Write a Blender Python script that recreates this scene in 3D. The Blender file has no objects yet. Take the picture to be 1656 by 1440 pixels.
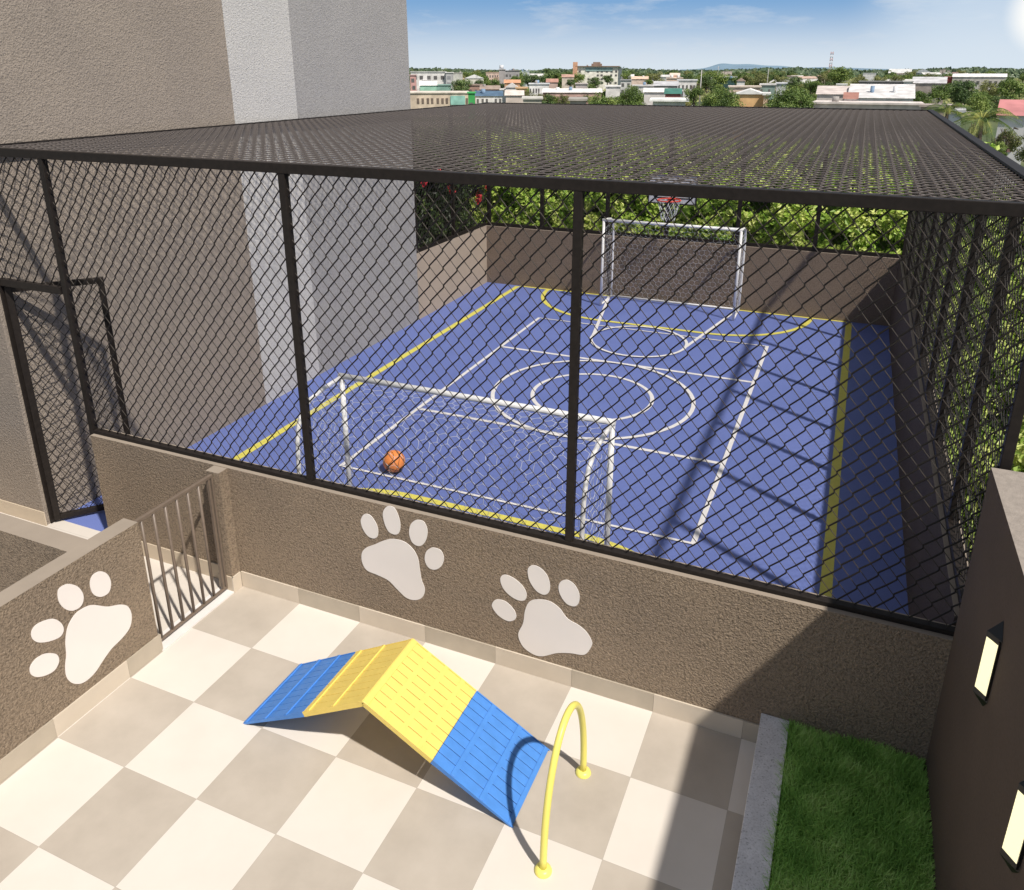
import bpy, math, random
from math import sin, cos, pi, sqrt, radians
random.seed(7)
C = bpy.context.scene.collection
R = random.random
U = random.uniform

# ------------------------------------------------------------------ camera constants
CAM = (3.8159, -4.4039, 4.2131)
YAW, PITCH, FOC, CX, CY = -0.40461, 0.33501, 1279.101, 828.0, 559.245

def spot(u, v, D):
    """world point seen towards bearing (u, v), at ground distance D from the viewpoint"""
    a = (u - CX) / FOC; b = -(v - CY) / FOC
    fw = (sin(YAW) * cos(PITCH), cos(YAW) * cos(PITCH), -sin(PITCH))
    rt = (cos(YAW), -sin(YAW), 0)
    up = (sin(YAW) * sin(PITCH), cos(YAW) * sin(PITCH), cos(PITCH))
    d = [fw[i] + a * rt[i] + b * up[i] for i in range(3)]
    h = sqrt(d[0] ** 2 + d[1] ** 2)
    return [CAM[i] + d[i] * D / h for i in range(3)]

# ------------------------------------------------------------------ materials
def new_mat(name):
    m = bpy.data.materials.new(name); m.use_nodes = True
    nt = m.node_tree; n = nt.nodes; l = nt.links
    b = n['Principled BSDF']
    return m, n, l, b

def ramp(n, stops):
    r = n.new('ShaderNodeValToRGB')
    e = r.color_ramp.elements
    while len(e) < len(stops): e.new(0.5)
    for i, (p, c) in enumerate(stops):
        e[i].position = p; e[i].color = (c[0], c[1], c[2], 1)
    return r

def mul(c, k): return tuple(x * k for x in c)

def plain(name, col, rough=0.5, var=0.08, scale=8, bump=0.0, bscale=60, metal=0.0, emit=None, estr=0, spec=0.4):
    m, n, l, b = new_mat(name)
    tc = n.new('ShaderNodeTexCoord')
    no = n.new('ShaderNodeTexNoise'); no.inputs['Scale'].default_value = scale; no.inputs['Detail'].default_value = 4
    l.new(tc.outputs['Object'], no.inputs['Vector'])
    r = ramp(n, [(0.3, mul(col, 1 - var)), (0.7, mul(col, 1 + var))])
    l.new(no.outputs['Fac'], r.inputs['Fac']); l.new(r.outputs['Color'], b.inputs['Base Color'])
    b.inputs['Roughness'].default_value = rough; b.inputs['Metallic'].default_value = metal; b.inputs['Specular IOR Level'].default_value = spec
    if bump:
        nb = n.new('ShaderNodeTexNoise'); nb.inputs['Scale'].default_value = bscale; nb.inputs['Detail'].default_value = 3
        l.new(tc.outputs['Object'], nb.inputs['Vector'])
        bu = n.new('ShaderNodeBump'); bu.inputs['Strength'].default_value = bump; bu.inputs['Distance'].default_value = 0.01
        l.new(nb.outputs['Fac'], bu.inputs['Height']); l.new(bu.outputs['Normal'], b.inputs['Normal'])
    if emit:
        b.inputs['Emission Color'].default_value = (*emit, 1); b.inputs['Emission Strength'].default_value = estr
    return m

def stucco(name, col, bump=0.9, scale=42, speck=0.25, var=0.10):
    """coarse sprayed render: wormy grains with dark pits"""
    m, n, l, b = new_mat(name)
    tc = n.new('ShaderNodeTexCoord')
    n1 = n.new('ShaderNodeTexNoise'); n1.inputs['Scale'].default_value = scale; n1.inputs['Detail'].default_value = 5
    n1.inputs['Roughness'].default_value = 0.62; n1.inputs['Distortion'].default_value = 0.6
    n2 = n.new('ShaderNodeTexVoronoi'); n2.inputs['Scale'].default_value = scale * 1.7; n2.feature = 'SMOOTH_F1'
    n3 = n.new('ShaderNodeTexNoise'); n3.inputs['Scale'].default_value = 1.6; n3.inputs['Detail'].default_value = 5
    for q in (n1, n2, n3): l.new(tc.outputs['Object'], q.inputs['Vector'])
    mx = n.new('ShaderNodeMath'); mx.operation = 'MULTIPLY_ADD'; mx.inputs[1].default_value = 0.55
    l.new(n2.outputs['Distance'], mx.inputs[0]); l.new(n1.outputs['Fac'], mx.inputs[2])
    r1 = ramp(n, [(0.38, mul(col, 1 - speck * 1.6)), (0.52, col), (0.72, mul(col, 1 + speck * 0.7))])
    l.new(n1.outputs['Fac'], r1.inputs['Fac'])
    r2 = ramp(n, [(0.3, (1 - var, 1 - var, 1 - var * 0.8)), (0.7, (1 + var, 1 + var * 0.9, 1 + var * 0.8))])
    l.new(n3.outputs['Fac'], r2.inputs['Fac'])
    mm = n.new('ShaderNodeMix'); mm.data_type = 'RGBA'; mm.blend_type = 'MULTIPLY'; mm.inputs['Factor'].default_value = 1
    l.new(r1.outputs['Color'], mm.inputs['A']); l.new(r2.outputs['Color'], mm.inputs['B'])
    l.new(mm.outputs['Result'], b.inputs['Base Color'])
    b.inputs['Roughness'].default_value = 0.9; b.inputs['Specular IOR Level'].default_value = 0.2
    bu = n.new('ShaderNodeBump'); bu.inputs['Strength'].default_value = bump; bu.inputs['Distance'].default_value = 0.016
    l.new(mx.outputs[0], bu.inputs['Height']); l.new(bu.outputs['Normal'], b.inputs['Normal'])
    return m

def tile_mat(name, checker=True):
    m, n, l, b = new_mat(name)
    g = n.new('ShaderNodeNewGeometry'); s = n.new('ShaderNodeSeparateXYZ'); l.new(g.outputs['Position'], s.inputs[0])
    def math_(op, a, bb=None):
        q = n.new('ShaderNodeMath'); q.operation = op
        for i, x in enumerate((a, bb)):
            if x is None: continue
            if isinstance(x, (int, float)): q.inputs[i].default_value = x
            else: l.new(x, q.inputs[i])
        return q.outputs[0]
    tx = math_('DIVIDE', s.outputs['X'], 0.6); ty = math_('DIVIDE', s.outputs['Y'], 0.6)
    fx = math_('FLOOR', tx); fy = math_('FLOOR', ty)
    par = math_('FLOORED_MODULO', math_('ADD', fx, fy), 2)      # 1 at cell (0,-1): cream
    cv = n.new('ShaderNodeCombineXYZ'); l.new(fx, cv.inputs[0]); l.new(fy, cv.inputs[1])
    wn = n.new('ShaderNodeTexWhiteNoise'); wn.noise_dimensions = '2D'; l.new(cv.outputs[0], wn.inputs['Vector'])
    no = n.new('ShaderNodeTexNoise'); no.inputs['Scale'].default_value = 3.2; no.inputs['Detail'].default_value = 6; no.inputs['Roughness'].default_value = 0.6
    off = n.new('ShaderNodeVectorMath'); off.operation = 'MULTIPLY_ADD'
    l.new(wn.outputs['Color'], off.inputs[0]); off.inputs[1].default_value = (9, 9, 9); l.new(g.outputs['Position'], off.inputs[2])
    l.new(off.outputs[0], no.inputs['Vector'])
    dark = ramp(n, [(0.3, (0.425, 0.375, 0.318)), (0.52, (0.468, 0.415, 0.353)), (0.75, (0.508, 0.452, 0.388))])
    l.new(no.outputs['Fac'], dark.inputs['Fac'])
    lite = ramp(n, [(0.25, (0.665, 0.612, 0.552)), (0.7, (0.705, 0.652, 0.592))])
    l.new(no.outputs['Fac'], lite.inputs['Fac'])
    mx = n.new('ShaderNodeMix'); mx.data_type = 'RGBA'
    if checker: l.new(par, mx.inputs['Factor'])
    else: mx.inputs['Factor'].default_value = 0.8
    l.new(dark.outputs['Color'], mx.inputs['A']); l.new(lite.outputs['Color'], mx.inputs['B'])
    # joints
    gx = math_('ABSOLUTE', math_('SUBTRACT', math_('FRACT', tx), 0.5)); gy = math_('ABSOLUTE', math_('SUBTRACT', math_('FRACT', ty), 0.5))
    ed = math_('GREATER_THAN', math_('MAXIMUM', gx, gy), 0.4975)
    m2 = n.new('ShaderNodeMix'); m2.data_type = 'RGBA'; l.new(math_('MULTIPLY', ed, 0.55), m2.inputs['Factor'])
    l.new(mx.outputs['Result'], m2.inputs['A']); m2.inputs['B'].default_value = (0.30, 0.265, 0.225, 1)
    l.new(m2.outputs['Result'], b.inputs['Base Color'])
    rr = n.new('ShaderNodeMapRange'); rr.inputs['To Min'].default_value = 0.42; rr.inputs['To Max'].default_value = 0.62
    l.new(no.outputs['Fac'], rr.inputs['Value']); l.new(rr.outputs[0], b.inputs['Roughness'])
    b.inputs['Specular IOR Level'].default_value = 0.35
    bu = n.new('ShaderNodeBump'); bu.inputs['Strength'].default_value = 0.25; bu.inputs['Distance'].default_value = 0.002; bu.invert = True
    l.new(ed, bu.inputs['Height']); l.new(bu.outputs['Normal'], b.inputs['Normal'])
    return m

def court_mat():
    m, n, l, b = new_mat('court_rubber')
    tc = n.new('ShaderNodeTexCoord')
    no = n.new('ShaderNodeTexNoise'); no.inputs['Scale'].default_value = 0.9; no.inputs['Detail'].default_value = 6
    n2 = n.new('ShaderNodeTexNoise'); n2.inputs['Scale'].default_value = 160; n2.inputs['Detail'].default_value = 2
    for q in (no, n2): l.new(tc.outputs['Object'], q.inputs['Vector'])
    r = ramp(n, [(0.3, (0.124, 0.168, 0.420)), (0.7, (0.146, 0.192, 0.465))])
    l.new(no.outputs['Fac'], r.inputs['Fac'])
    r2 = ramp(n, [(0.3, (0.86, 0.86, 0.86)), (0.7, (1.12, 1.12, 1.12))]); l.new(n2.outputs['Fac'], r2.inputs['Fac'])
    mm = n.new('ShaderNodeMix'); mm.data_type = 'RGBA'; mm.blend_type = 'MULTIPLY'; mm.inputs['Factor'].default_value = 1
    l.new(r.outputs['Color'], mm.inputs['A']); l.new(r2.outputs['Color'], mm.inputs['B'])
    l.new(mm.outputs['Result'], b.inputs['Base Color'])
    b.inputs['Roughness'].default_value = 0.62
    b.inputs['Specular IOR Level'].default_value = 0.3
    bu = n.new('ShaderNodeBump'); bu.inputs['Strength'].default_value = 0.3; bu.inputs['Distance'].default_value = 0.003
    l.new(n2.outputs['Fac'], bu.inputs['Height']); l.new(bu.outputs['Normal'], b.inputs['Normal'])
    return m

def leaf_mat(name, dark, mid, light, nscale=1.2, trans=0.25, rough=0.45, spread=0.3, shift=0.08):
    m, n, l, b = new_mat(name)
    g = n.new('ShaderNodeNewGeometry')
    no = n.new('ShaderNodeTexNoise'); no.inputs['Scale'].default_value = nscale; no.inputs['Detail'].default_value = 3
    l.new(g.outputs['Position'], no.inputs['Vector'])
    ad = n.new('ShaderNodeMath'); ad.operation = 'MULTIPLY_ADD'; ad.inputs[1].default_value = spread
    l.new(g.outputs['Random Per Island'], ad.inputs[0]); l.new(no.outputs['Fac'], ad.inputs[2])
    oi = n.new('ShaderNodeObjectInfo')
    ad2 = n.new('ShaderNodeMath'); ad2.operation = 'MULTIPLY_ADD'; ad2.inputs[1].default_value = 0.16
    l.new(oi.outputs['Random'], ad2.inputs[0]); l.new(ad.outputs[0], ad2.inputs[2])
    s = 0.5 + spread / 2 + shift
    r = ramp(n, [(max(0, s - 0.27), dark), (s, mid), (min(1, s + 0.27), light)])
    l.new(ad2.outputs[0], r.inputs['Fac']); l.new(r.outputs['Color'], b.inputs['Base Color'])
    b.inputs['Roughness'].default_value = rough; b.inputs['Specular IOR Level'].default_value = 0.35
    tr = n.new('ShaderNodeBsdfTranslucent'); l.new(r.outputs['Color'], tr.inputs['Color'])
    ms = n.new('ShaderNodeMixShader'); ms.inputs['Fac'].default_value = trans
    l.new(b.outputs[0], ms.inputs[1]); l.new(tr.outputs[0], ms.inputs[2])
    l.new(ms.outputs[0], n['Material Output'].inputs['Surface'])
    return m

def granite_mat():
    m, n, l, b = new_mat('pale_granite')
    tc = n.new('ShaderNodeTexCoord')
    v = n.new('ShaderNodeTexNoise'); v.inputs['Scale'].default_value = 95; v.inputs['Detail'].default_value = 3
    v2 = n.new('ShaderNodeTexNoise'); v2.inputs['Scale'].default_value = 14; v2.inputs['Detail'].default_value = 6
    for q in (v, v2): l.new(tc.outputs['Object'], q.inputs['Vector'])
    r = ramp(n, [(0.30, (0.38, 0.37, 0.38)), (0.37, (0.70, 0.69, 0.70)), (0.6, (0.82, 0.81, 0.83))])
    l.new(v.outputs['Fac'], r.inputs['Fac'])
    r2 = ramp(n, [(0.3, (0.9, 0.9, 0.9)), (0.7, (1.1, 1.1, 1.1))]); l.new(v2.outputs['Fac'], r2.inputs['Fac'])
    mm = n.new('ShaderNodeMix'); mm.data_type = 'RGBA'; mm.blend_type = 'MULTIPLY'; mm.inputs['Factor'].default_value = 1
    l.new(r.outputs['Color'], mm.inputs['A']); l.new(r2.outputs['Color'], mm.inputs['B'])
    l.new(mm.outputs['Result'], b.inputs['Base Color']); b.inputs['Roughness'].default_value = 0.5
    return m

M = {}
TAN = (0.305, 0.238, 0.172)
M['wall'] = stucco('stucco_brown_grey', TAN, 1.0, 56, 0.22)
M['wall_cap'] = plain('smooth_cap_render', (0.315, 0.262, 0.21), 0.85, 0.06, 5, 0.15, 90)
M['tan'] = stucco('stucco_tan_tower', (0.325, 0.275, 0.228), 0.65, 44, 0.11, 0.05)
M['white_st'] = stucco('stucco_white', (0.56, 0.54, 0.515), 0.6, 44, 0.11, 0.04)
M['grey_st'] = stucco('stucco_pale_grey', (0.36, 0.345, 0.335), 0.55, 44, 0.11, 0.04)
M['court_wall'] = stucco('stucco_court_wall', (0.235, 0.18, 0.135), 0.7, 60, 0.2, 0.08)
M['court_shade'] = stucco('stucco_shaded_court_wall', (0.105, 0.082, 0.068), 0.4, 60, 0.15, 0.08)  # darker copy of the court stucco, the wall's shade put into its colour
M['court_wall_left'] = plain('smooth_tan_court_wall', (0.42, 0.34, 0.265), 0.85, 0.05, 3, 0.1, 60)
M['dark_wall'] = stucco('fine_dark_brown_render', (0.118, 0.088, 0.068), 0.15, 60, 0.05, 0.08)
M['dark_cap'] = plain('weathered_wall_cap', (0.30, 0.26, 0.225), 0.85, 0.12, 30, 0.3, 120)
M['tile'] = tile_mat('checkered_porcelain_tiles')
M['tile_plain'] = tile_mat('cream_porcelain_tiles', False)
M['skirt_l'] = plain('skirting_cream', (0.62, 0.54, 0.44), 0.5, 0.03)
M['skirt_d'] = plain('skirting_beige', (0.45, 0.39, 0.31), 0.5, 0.05)
M['skirt_c'] = plain('skirting_corridor', (0.55, 0.46, 0.35), 0.5, 0.03)
M['court'] = court_mat()
M['line_w'] = plain('white_line_paint', (0.72, 0.70, 0.70), 0.6, 0.04, 20)
M['line_y'] = plain('yellow_line_paint', (0.66, 0.60, 0.12), 0.6, 0.05, 20)
M['frame'] = plain('dark_brown_painted_steel', (0.019, 0.015, 0.013), 0.55, 0.2, 30, spec=0.2)
M['wire'] = plain('dark_coated_wire', (0.016, 0.013, 0.011), 0.55, 0.1, 30, spec=0.25)
M['wire_l'] = plain('sunlit_thin_wire', (0.062, 0.050, 0.040), 0.5, 0.2, 30, spec=0.3)  # thin fence strands: sunlight on the wire painted in as a paler colour
M['wire_d'] = plain('dark_roof_wire', (0.085, 0.072, 0.066), 0.55, 0.1, 30, spec=0.25)  # roof copy of the fence wire, lightened for the light it reflects
M['wire_top'] = plain('sunlit_roof_wire', (0.32, 0.275, 0.25), 0.5, 0.1, 30, spec=0.3)  # thin roof strands, with the sun on them painted into the colour
M['white_paint'] = plain('white_painted_tube', (0.80, 0.79, 0.78), 0.35, 0.02)
M['net'] = plain('white_net_cord', (0.72, 0.73, 0.76), 0.7, 0.02)
M['paw'] = plain('matt_white_paint', (0.83, 0.775, 0.735), 0.6, 0.02, 3)
M['bar'] = plain('bronze_grey_rail', (0.17, 0.13, 0.10), 0.4, 0.1, 20)
M['blue_p'] = plain('blue_painted_wood', (0.07, 0.235, 0.63), 0.45, 0.07, 14, 0.12, 150)
M['yellow_p'] = plain('yellow_painted_wood', (0.82, 0.62, 0.155), 0.45, 0.04, 14, 0.12, 150)
M['yellow_t'] = plain('yellow_painted_tube', (0.86, 0.77, 0.18), 0.35, 0.02)
M['granite'] = granite_mat()
M['stone'] = plain('white_threshold_stone', (0.74, 0.71, 0.69), 0.45, 0.05, 10)
M['soil'] = plain('dark_soil', (0.045, 0.035, 0.022), 0.95, 0.3, 20, 0.5, 40)
M['black'] = plain('black_lamp_housing', (0.010, 0.009, 0.008), 0.4, 0.1)
M['glow'] = plain('lit_lamp_panel', (0.9, 0.85, 0.6), 0.5, 0.0, emit=(1.0, 0.90, 0.52), estr=1.0)
M['ball'] = plain('orange_ball_rubber', (0.82, 0.27, 0.07), 0.5, 0.1, 30, 0.4, 220)
M['seam'] = plain('black_ball_seam', (0.02, 0.012, 0.01), 0.6, 0.1)
M['red'] = plain('red_hoop_paint', (0.70, 0.07, 0.04), 0.4, 0.05)
M['board'] = plain('grey_white_backboard', (0.55, 0.55, 0.58), 0.4, 0.03)
M['grass'] = leaf_mat('lawn_grass', (0.18, 0.39, 0.07), (0.36, 0.66, 0.14), (0.58, 0.80, 0.27), 5.0, 0.2, 0.5, 0.35)
M['hedge'] = leaf_mat('bright_hedge_leaves', (0.13, 0.27, 0.03), (0.42, 0.60, 0.10), (0.78, 0.84, 0.28), 2.2, 0.4, 0.4, 0.45, -0.06)
M['hedge2'] = leaf_mat('side_hedge_leaves', (0.10, 0.19, 0.03), (0.32, 0.46, 0.09), (0.68, 0.74, 0.25), 2.2, 0.35, 0.4, 0.45, -0.04)
M['darkleaf'] = leaf_mat('dark_shrub_leaves', (0.014, 0.024, 0.010), (0.04, 0.075, 0.02), (0.15, 0.21, 0.05), 2.5, 0.12, 0.45, 0.4)
M['core_g'] = plain('shaded_green_twigs', (0.05, 0.085, 0.015), 0.95, 0.4, 10, 0.6, 20)  # hedge core: twigs, darkened to stand for the shade between leaves
M['core'] = plain('shaded_dark_twigs', (0.014, 0.022, 0.008), 0.95, 0.3, 10, 0.6, 20)  # shrub core: twigs, with the inner shade put into the colour
M['petal'] = plain('red_petals', (0.60, 0.03, 0.04), 0.5, 0.15, 30)
M['bark'] = plain('bark', (0.12, 0.09, 0.065), 0.9, 0.25, 6)
M['crown_a'] = leaf_mat('crown_mid_green', (0.06, 0.105, 0.025), (0.17, 0.25, 0.06), (0.36, 0.43, 0.12), 0.35, 0.2)
M['crown_b'] = leaf_mat('crown_dark_green', (0.045, 0.075, 0.025), (0.11, 0.175, 0.055), (0.23, 0.31, 0.10), 0.35, 0.15)
M['crown_c'] = leaf_mat('crown_olive', (0.09, 0.10, 0.04), (0.22, 0.24, 0.08), (0.40, 0.40, 0.15), 0.35, 0.2)
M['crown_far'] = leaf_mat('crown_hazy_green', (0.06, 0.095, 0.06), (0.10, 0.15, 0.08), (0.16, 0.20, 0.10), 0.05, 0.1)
M['palm'] = leaf_mat('palm_fronds', (0.05, 0.08, 0.02), (0.12, 0.19, 0.05), (0.45, 0.45, 0.12), 1.0, 0.25)

_pc = {}
def bmat(col, rough=0.8, var=0.24, scale=0.5):
    g_ = sum(col) / 3; col = tuple((c * 0.78 + g_ * 0.22) * 1.12 for c in col)
    k = (tuple(round(c, 3) for c in col), rough)
    if k not in _pc: _pc[k] = plain('town_render', col, rough, var, scale)
    return _pc[k]

# ------------------------------------------------------------------ mesh builder
ORG = {}
class MB:
    def __init__(s): s.v = []; s.f = []; s.mi = []; s.cur = 0; s.smooth = []
    def face(s, idx, sm=False): s.f.append(idx); s.mi.append(s.cur); s.smooth.append(sm)
    def poly(s, pts, sm=False):
        b = len(s.v); s.v += [tuple(p) for p in pts]; s.face(tuple(range(b, b + len(pts))), sm)
    def box(s, x0, x1, y0, y1, z0, z1, topmat=None):
        b = len(s.v)
        s.v += [(x0, y0, z0), (x1, y0, z0), (x1, y1, z0), (x0, y1, z0), (x0, y0, z1), (x1, y0, z1), (x1, y1, z1), (x0, y1, z1)]
        for i, q in enumerate(((0, 3, 2, 1), (4, 5, 6, 7), (0, 1, 5, 4), (1, 2, 6, 5), (2, 3, 7, 6), (3, 0, 4, 7))):
            c = s.cur
            if i == 1 and topmat is not None: s.cur = topmat
            s.face(tuple(b + k for k in q)); s.cur = c
        return s
    def obox(s, c, ax, ay, az):
        """oriented box: centre and three half-axis vectors"""
        b = len(s.v)
        for k in (-1, 1):
            for i, j in ((-1, -1), (1, -1), (1, 1), (-1, 1)):
                s.v.append(tuple(c[t] + i * ax[t] + j * ay[t] + k * az[t] for t in range(3)))
        for q in ((0, 3, 2, 1), (4, 5, 6, 7), (0, 1, 5, 4), (1, 2, 6, 5), (2, 3, 7, 6), (3, 0, 4, 7)):
            s.face(tuple(b + k for k in q))
        return s
    def tube(s, path, r, n=8, closed=False, cap=True, sm=True):
        P = [tuple(p) for p in path]; N = len(P)
        rs = r if isinstance(r, (list, tuple)) else [r] * N
        b = len(s.v); ref = None
        for i, p in enumerate(P):
            if closed: a = P[i - 1]; c = P[(i + 1) % N]
            else: a = P[max(i - 1, 0)]; c = P[min(i + 1, N - 1)]
            t = [c[k] - a[k] for k in range(3)]; L = sqrt(sum(x * x for x in t)) or 1; t = [x / L for x in t]
            if ref is None: ref = (0, 0, 1) if abs(t[2]) < 0.9 else (1, 0, 0)
            d = sum(ref[k] * t[k] for k in range(3)); e = [ref[k] - d * t[k] for k in range(3)]
            L = sqrt(sum(x * x for x in e)) or 1; e = [x / L for x in e]; ref = e
            g = (t[1] * e[2] - t[2] * e[1], t[2] * e[0] - t[0] * e[2], t[0] * e[1] - t[1] * e[0])
            for k in range(n):
                q = 2 * pi * (k + 0.5) / n
                s.v.append(tuple(p[j] + rs[i] * (cos(q) * e[j] + sin(q) * g[j]) for j in range(3)))
        for i in range(N if closed else N - 1):
            o = b + i * n; o2 = b + ((i + 1) % N) * n
            for k in range(n): s.face((o + k, o + (k + 1) % n, o2 + (k + 1) % n, o2 + k), sm)
        if cap and not closed:
            s.face(tuple(b + k for k in range(n))[::-1]); s.face(tuple(b + (N - 1) * n + k for k in range(n)))
        return s
    def build(s, name, mats, parent=None, bevel=0):
        if not isinstance(mats, (list, tuple)): mats = [mats]
        o3 = ORG.get(parent.name, (0, 0, 0)) if parent else (0, 0, 0)
        me = bpy.data.meshes.new(name)
        me.from_pydata([(a - o3[0], b - o3[1], c - o3[2]) for a, b, c in s.v] if parent else s.v, [], s.f)
        for m in mats: me.materials.append(m)
        me.polygons.foreach_set('material_index', s.mi)
        me.polygons.foreach_set('use_smooth', s.smooth)
        me.update()
        ob = bpy.data.objects.new(name, me); C.objects.link(ob)
        if parent: ob.parent = parent; ORG[ob.name] = o3
        if bevel:
            bv = ob.modifiers.new('bevel', 'BEVEL'); bv.width = bevel; bv.segments = 2; bv.limit_method = 'ANGLE'
        return ob

def tag(o, label=None, cat=None, group=None, kind=None):
    if label: o['label'] = label
    if cat: o['category'] = cat
    if group: o['group'] = group
    if kind: o['kind'] = kind
    return o
def thing(name, loc, label, cat, group=None):
    o = bpy.data.objects.new(name, None); C.objects.link(o); o.location = loc; o.empty_display_size = 0.2
    ORG[o.name] = tuple(loc)
    return tag(o, label, cat, group)
def strip(mb, path, w, z, closed=False):
    """flat painted line of width w along a 2-d path"""
    N = len(path); b = len(mb.v)
    for i, p in enumerate(path):
        a = path[i - 1] if (closed or i) else p; c = path[(i + 1) % N] if (closed or i < N - 1) else p
        tx, ty = c[0] - a[0], c[1] - a[1]; L = sqrt(tx * tx + ty * ty)
        mb.v += [(p[0] - ty / L * w / 2, p[1] + tx / L * w / 2, z), (p[0] + ty / L * w / 2, p[1] - tx / L * w / 2, z)]
    for i in range(N if closed else N - 1):
        j = (i + 1) % N; mb.face((b + 2 * i + 1, b + 2 * j + 1, b + 2 * j, b + 2 * i))
def arc(cx, cy, r, a0, a1, n=40): return [(cx + r * cos(radians(a0 + (a1 - a0) * i / n)), cy + r * sin(radians(a0 + (a1 - a0) * i / n))) for i in range(n + 1)]
def smooth_poly(pts, n=6):
    out = []; N = len(pts)
    for i in range(N):
        p0, p1, p2, p3 = pts[i - 1], pts[i], pts[(i + 1) % N], pts[(i + 2) % N]
        for k in range(n):
            t = k / n
            out.append(tuple(0.5 * (2 * p1[j] + (p2[j] - p0[j]) * t + (2 * p0[j] - 5 * p1[j] + 4 * p2[j] - p3[j]) * t * t + (3 * p1[j] - p0[j] - 3 * p2[j] + p3[j]) * t ** 3) for j in range(2)))
    return out

# ------------------------------------------------------------------ key dimensions (metres)
XL, XR = -3.03, 4.68           # inner court faces
YF, YB = 0.15, 10.25
HW = 1.136                     # low wall height
ZT = 3.545                     # underside of the top rail
XD = 4.667                     # face of the tall dark wall

# ------------------------------------------------------------------ ground, floors
def terrain_z(x, y):
    dx = max(-14 - x, 0, x - 13); dy = max(-12 - y, 0, y - 15)
    d = sqrt(dx * dx + dy * dy); t = min(d / 40, 1); t = t * t * (3 - 2 * t)
    return -0.12 - 7.9 * t
mb = MB(); xs = [-9000, -4000, -2000, -900, -400, -200, -120, -80, -60, -50, -40, -30, -22, -14, -5, 5, 13, 20, 30, 40, 50, 60, 80, 120, 200, 400, 900, 2000, 4000, 9000]
ys = [-3000, -600, -120, -60, -50, -40, -30, -20, -12, 0, 8, 15, 22, 30, 38, 46, 55, 70, 100, 150, 250, 400, 700, 1200, 2500, 5000, 12000]
for y in ys:
    for x in xs: mb.v.append((x, y, terrain_z(x, y)))
nx = len(xs)
for j in range(len(ys) - 1):
    for i in range(nx - 1): mb.face((j * nx + i, j * nx + i + 1, (j + 1) * nx + i + 1, (j + 1) * nx + i), True)
m, n, l, b = new_mat('town_ground')
g = n.new('ShaderNodeNewGeometry')
v1 = n.new('ShaderNodeTexNoise'); v1.inputs['Scale'].default_value = 0.02; v1.inputs['Detail'].default_value = 8
l.new(g.outputs['Position'], v1.inputs['Vector'])
r = ramp(n, [(0.42, (0.05, 0.08, 0.03)), (0.54, (0.11, 0.13, 0.05)), (0.60, (0.22, 0.19, 0.13)), (0.7, (0.26, 0.23, 0.19))])
l.new(v1.outputs['Fac'], r.inputs['Fac']); l.new(r.outputs['Color'], b.inputs['Base Color']); b.inputs['Roughness'].default_value = 0.95
tag(mb.build('ground', m), kind='structure')

mb = MB(); mb.box(-0.618, 3.705, -9, 0, -0.10, 0)
tag(mb.build('patio_floor', M['tile']), kind='structure')
mb = MB(); mb.box(-12, -0.762, -9, 0.128, -0.10, 0)
tag(mb.build('corridor_floor', M['tile_plain']), kind='structure')
mb = MB(); mb.box(XL, XR, 0.128, YB, -0.10, 0)
court = tag(mb.build('court_floor', M['court']), kind='structure')

# painted lines, children of the court
Z1, Z2 = 0.004, 0.008
mb = MB()
for p in ([(-2.30, 0.16), (-2.30, 10.19)], [(4.04, 0.16), (4.04, 10.19)]): strip(mb, p, 0.100, Z1)
mb.build('side_line', M['line_y'], court)
mb = MB(); strip(mb, [(-2.256, 10.215), (3.996, 10.215)], 0.06, Z1); mb.build('goal_line', M['line_y'], court)
for s, y0 in ((-1, 10.185), (1, 0.285)):
    r_ = 1.60; a = arc(-0.03, y0, r_, 180, 180 - s * -90 if False else 180 + (90 if s < 0 else -90), 24)
    b2 = arc(1.80, y0, r_, (270 if s < 0 else 90), (360 if s < 0 else 0), 24)
    mb = MB(); strip(mb, a + b2, 0.085, Z1 + 0.004); mb.build('goal_area_line', M['line_y'], court)
mb = MB()
strip(mb, [(-1.085, 2.16), (2.86, 2.16), (2.86, 8.28), (-1.085, 8.28)], 0.062, Z2 + 0.004, True)
mb.build('volleyball_outline', M['line_w'], court)
for y in (3.905, 6.60):
    mb = MB(); strip(mb, [(-1.057, y), (2.832, y)], 0.06, Z1 + 0.002); mb.build('attack_line', M['line_w'], court)
for r_ in (1.36, 0.815):
    mb = MB(); strip(mb, arc(0.885, 5.22, r_, 0, 360, 72)[:-1], 0.055, Z2 + 0.008 if r_ > 1 else Z2, True)
    mb.build('centre_circle', M['line_w'], court)
mb = MB(); strip(mb, arc(0.885, 7.72, 0.775, 0, 360, 60)[:-1], 0.05, Z2 + 0.012, True); mb.build('free_throw_circle', M['line_w'], court)
for x0, x1 in ((-0.34, 0.11), (2.11, 1.66)):
    mb = MB(); strip(mb, [(x0, 10.16), (x1, 7.72)], 0.055, Z1 + 0.012); mb.build('key_line', M['line_w'], court)

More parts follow.
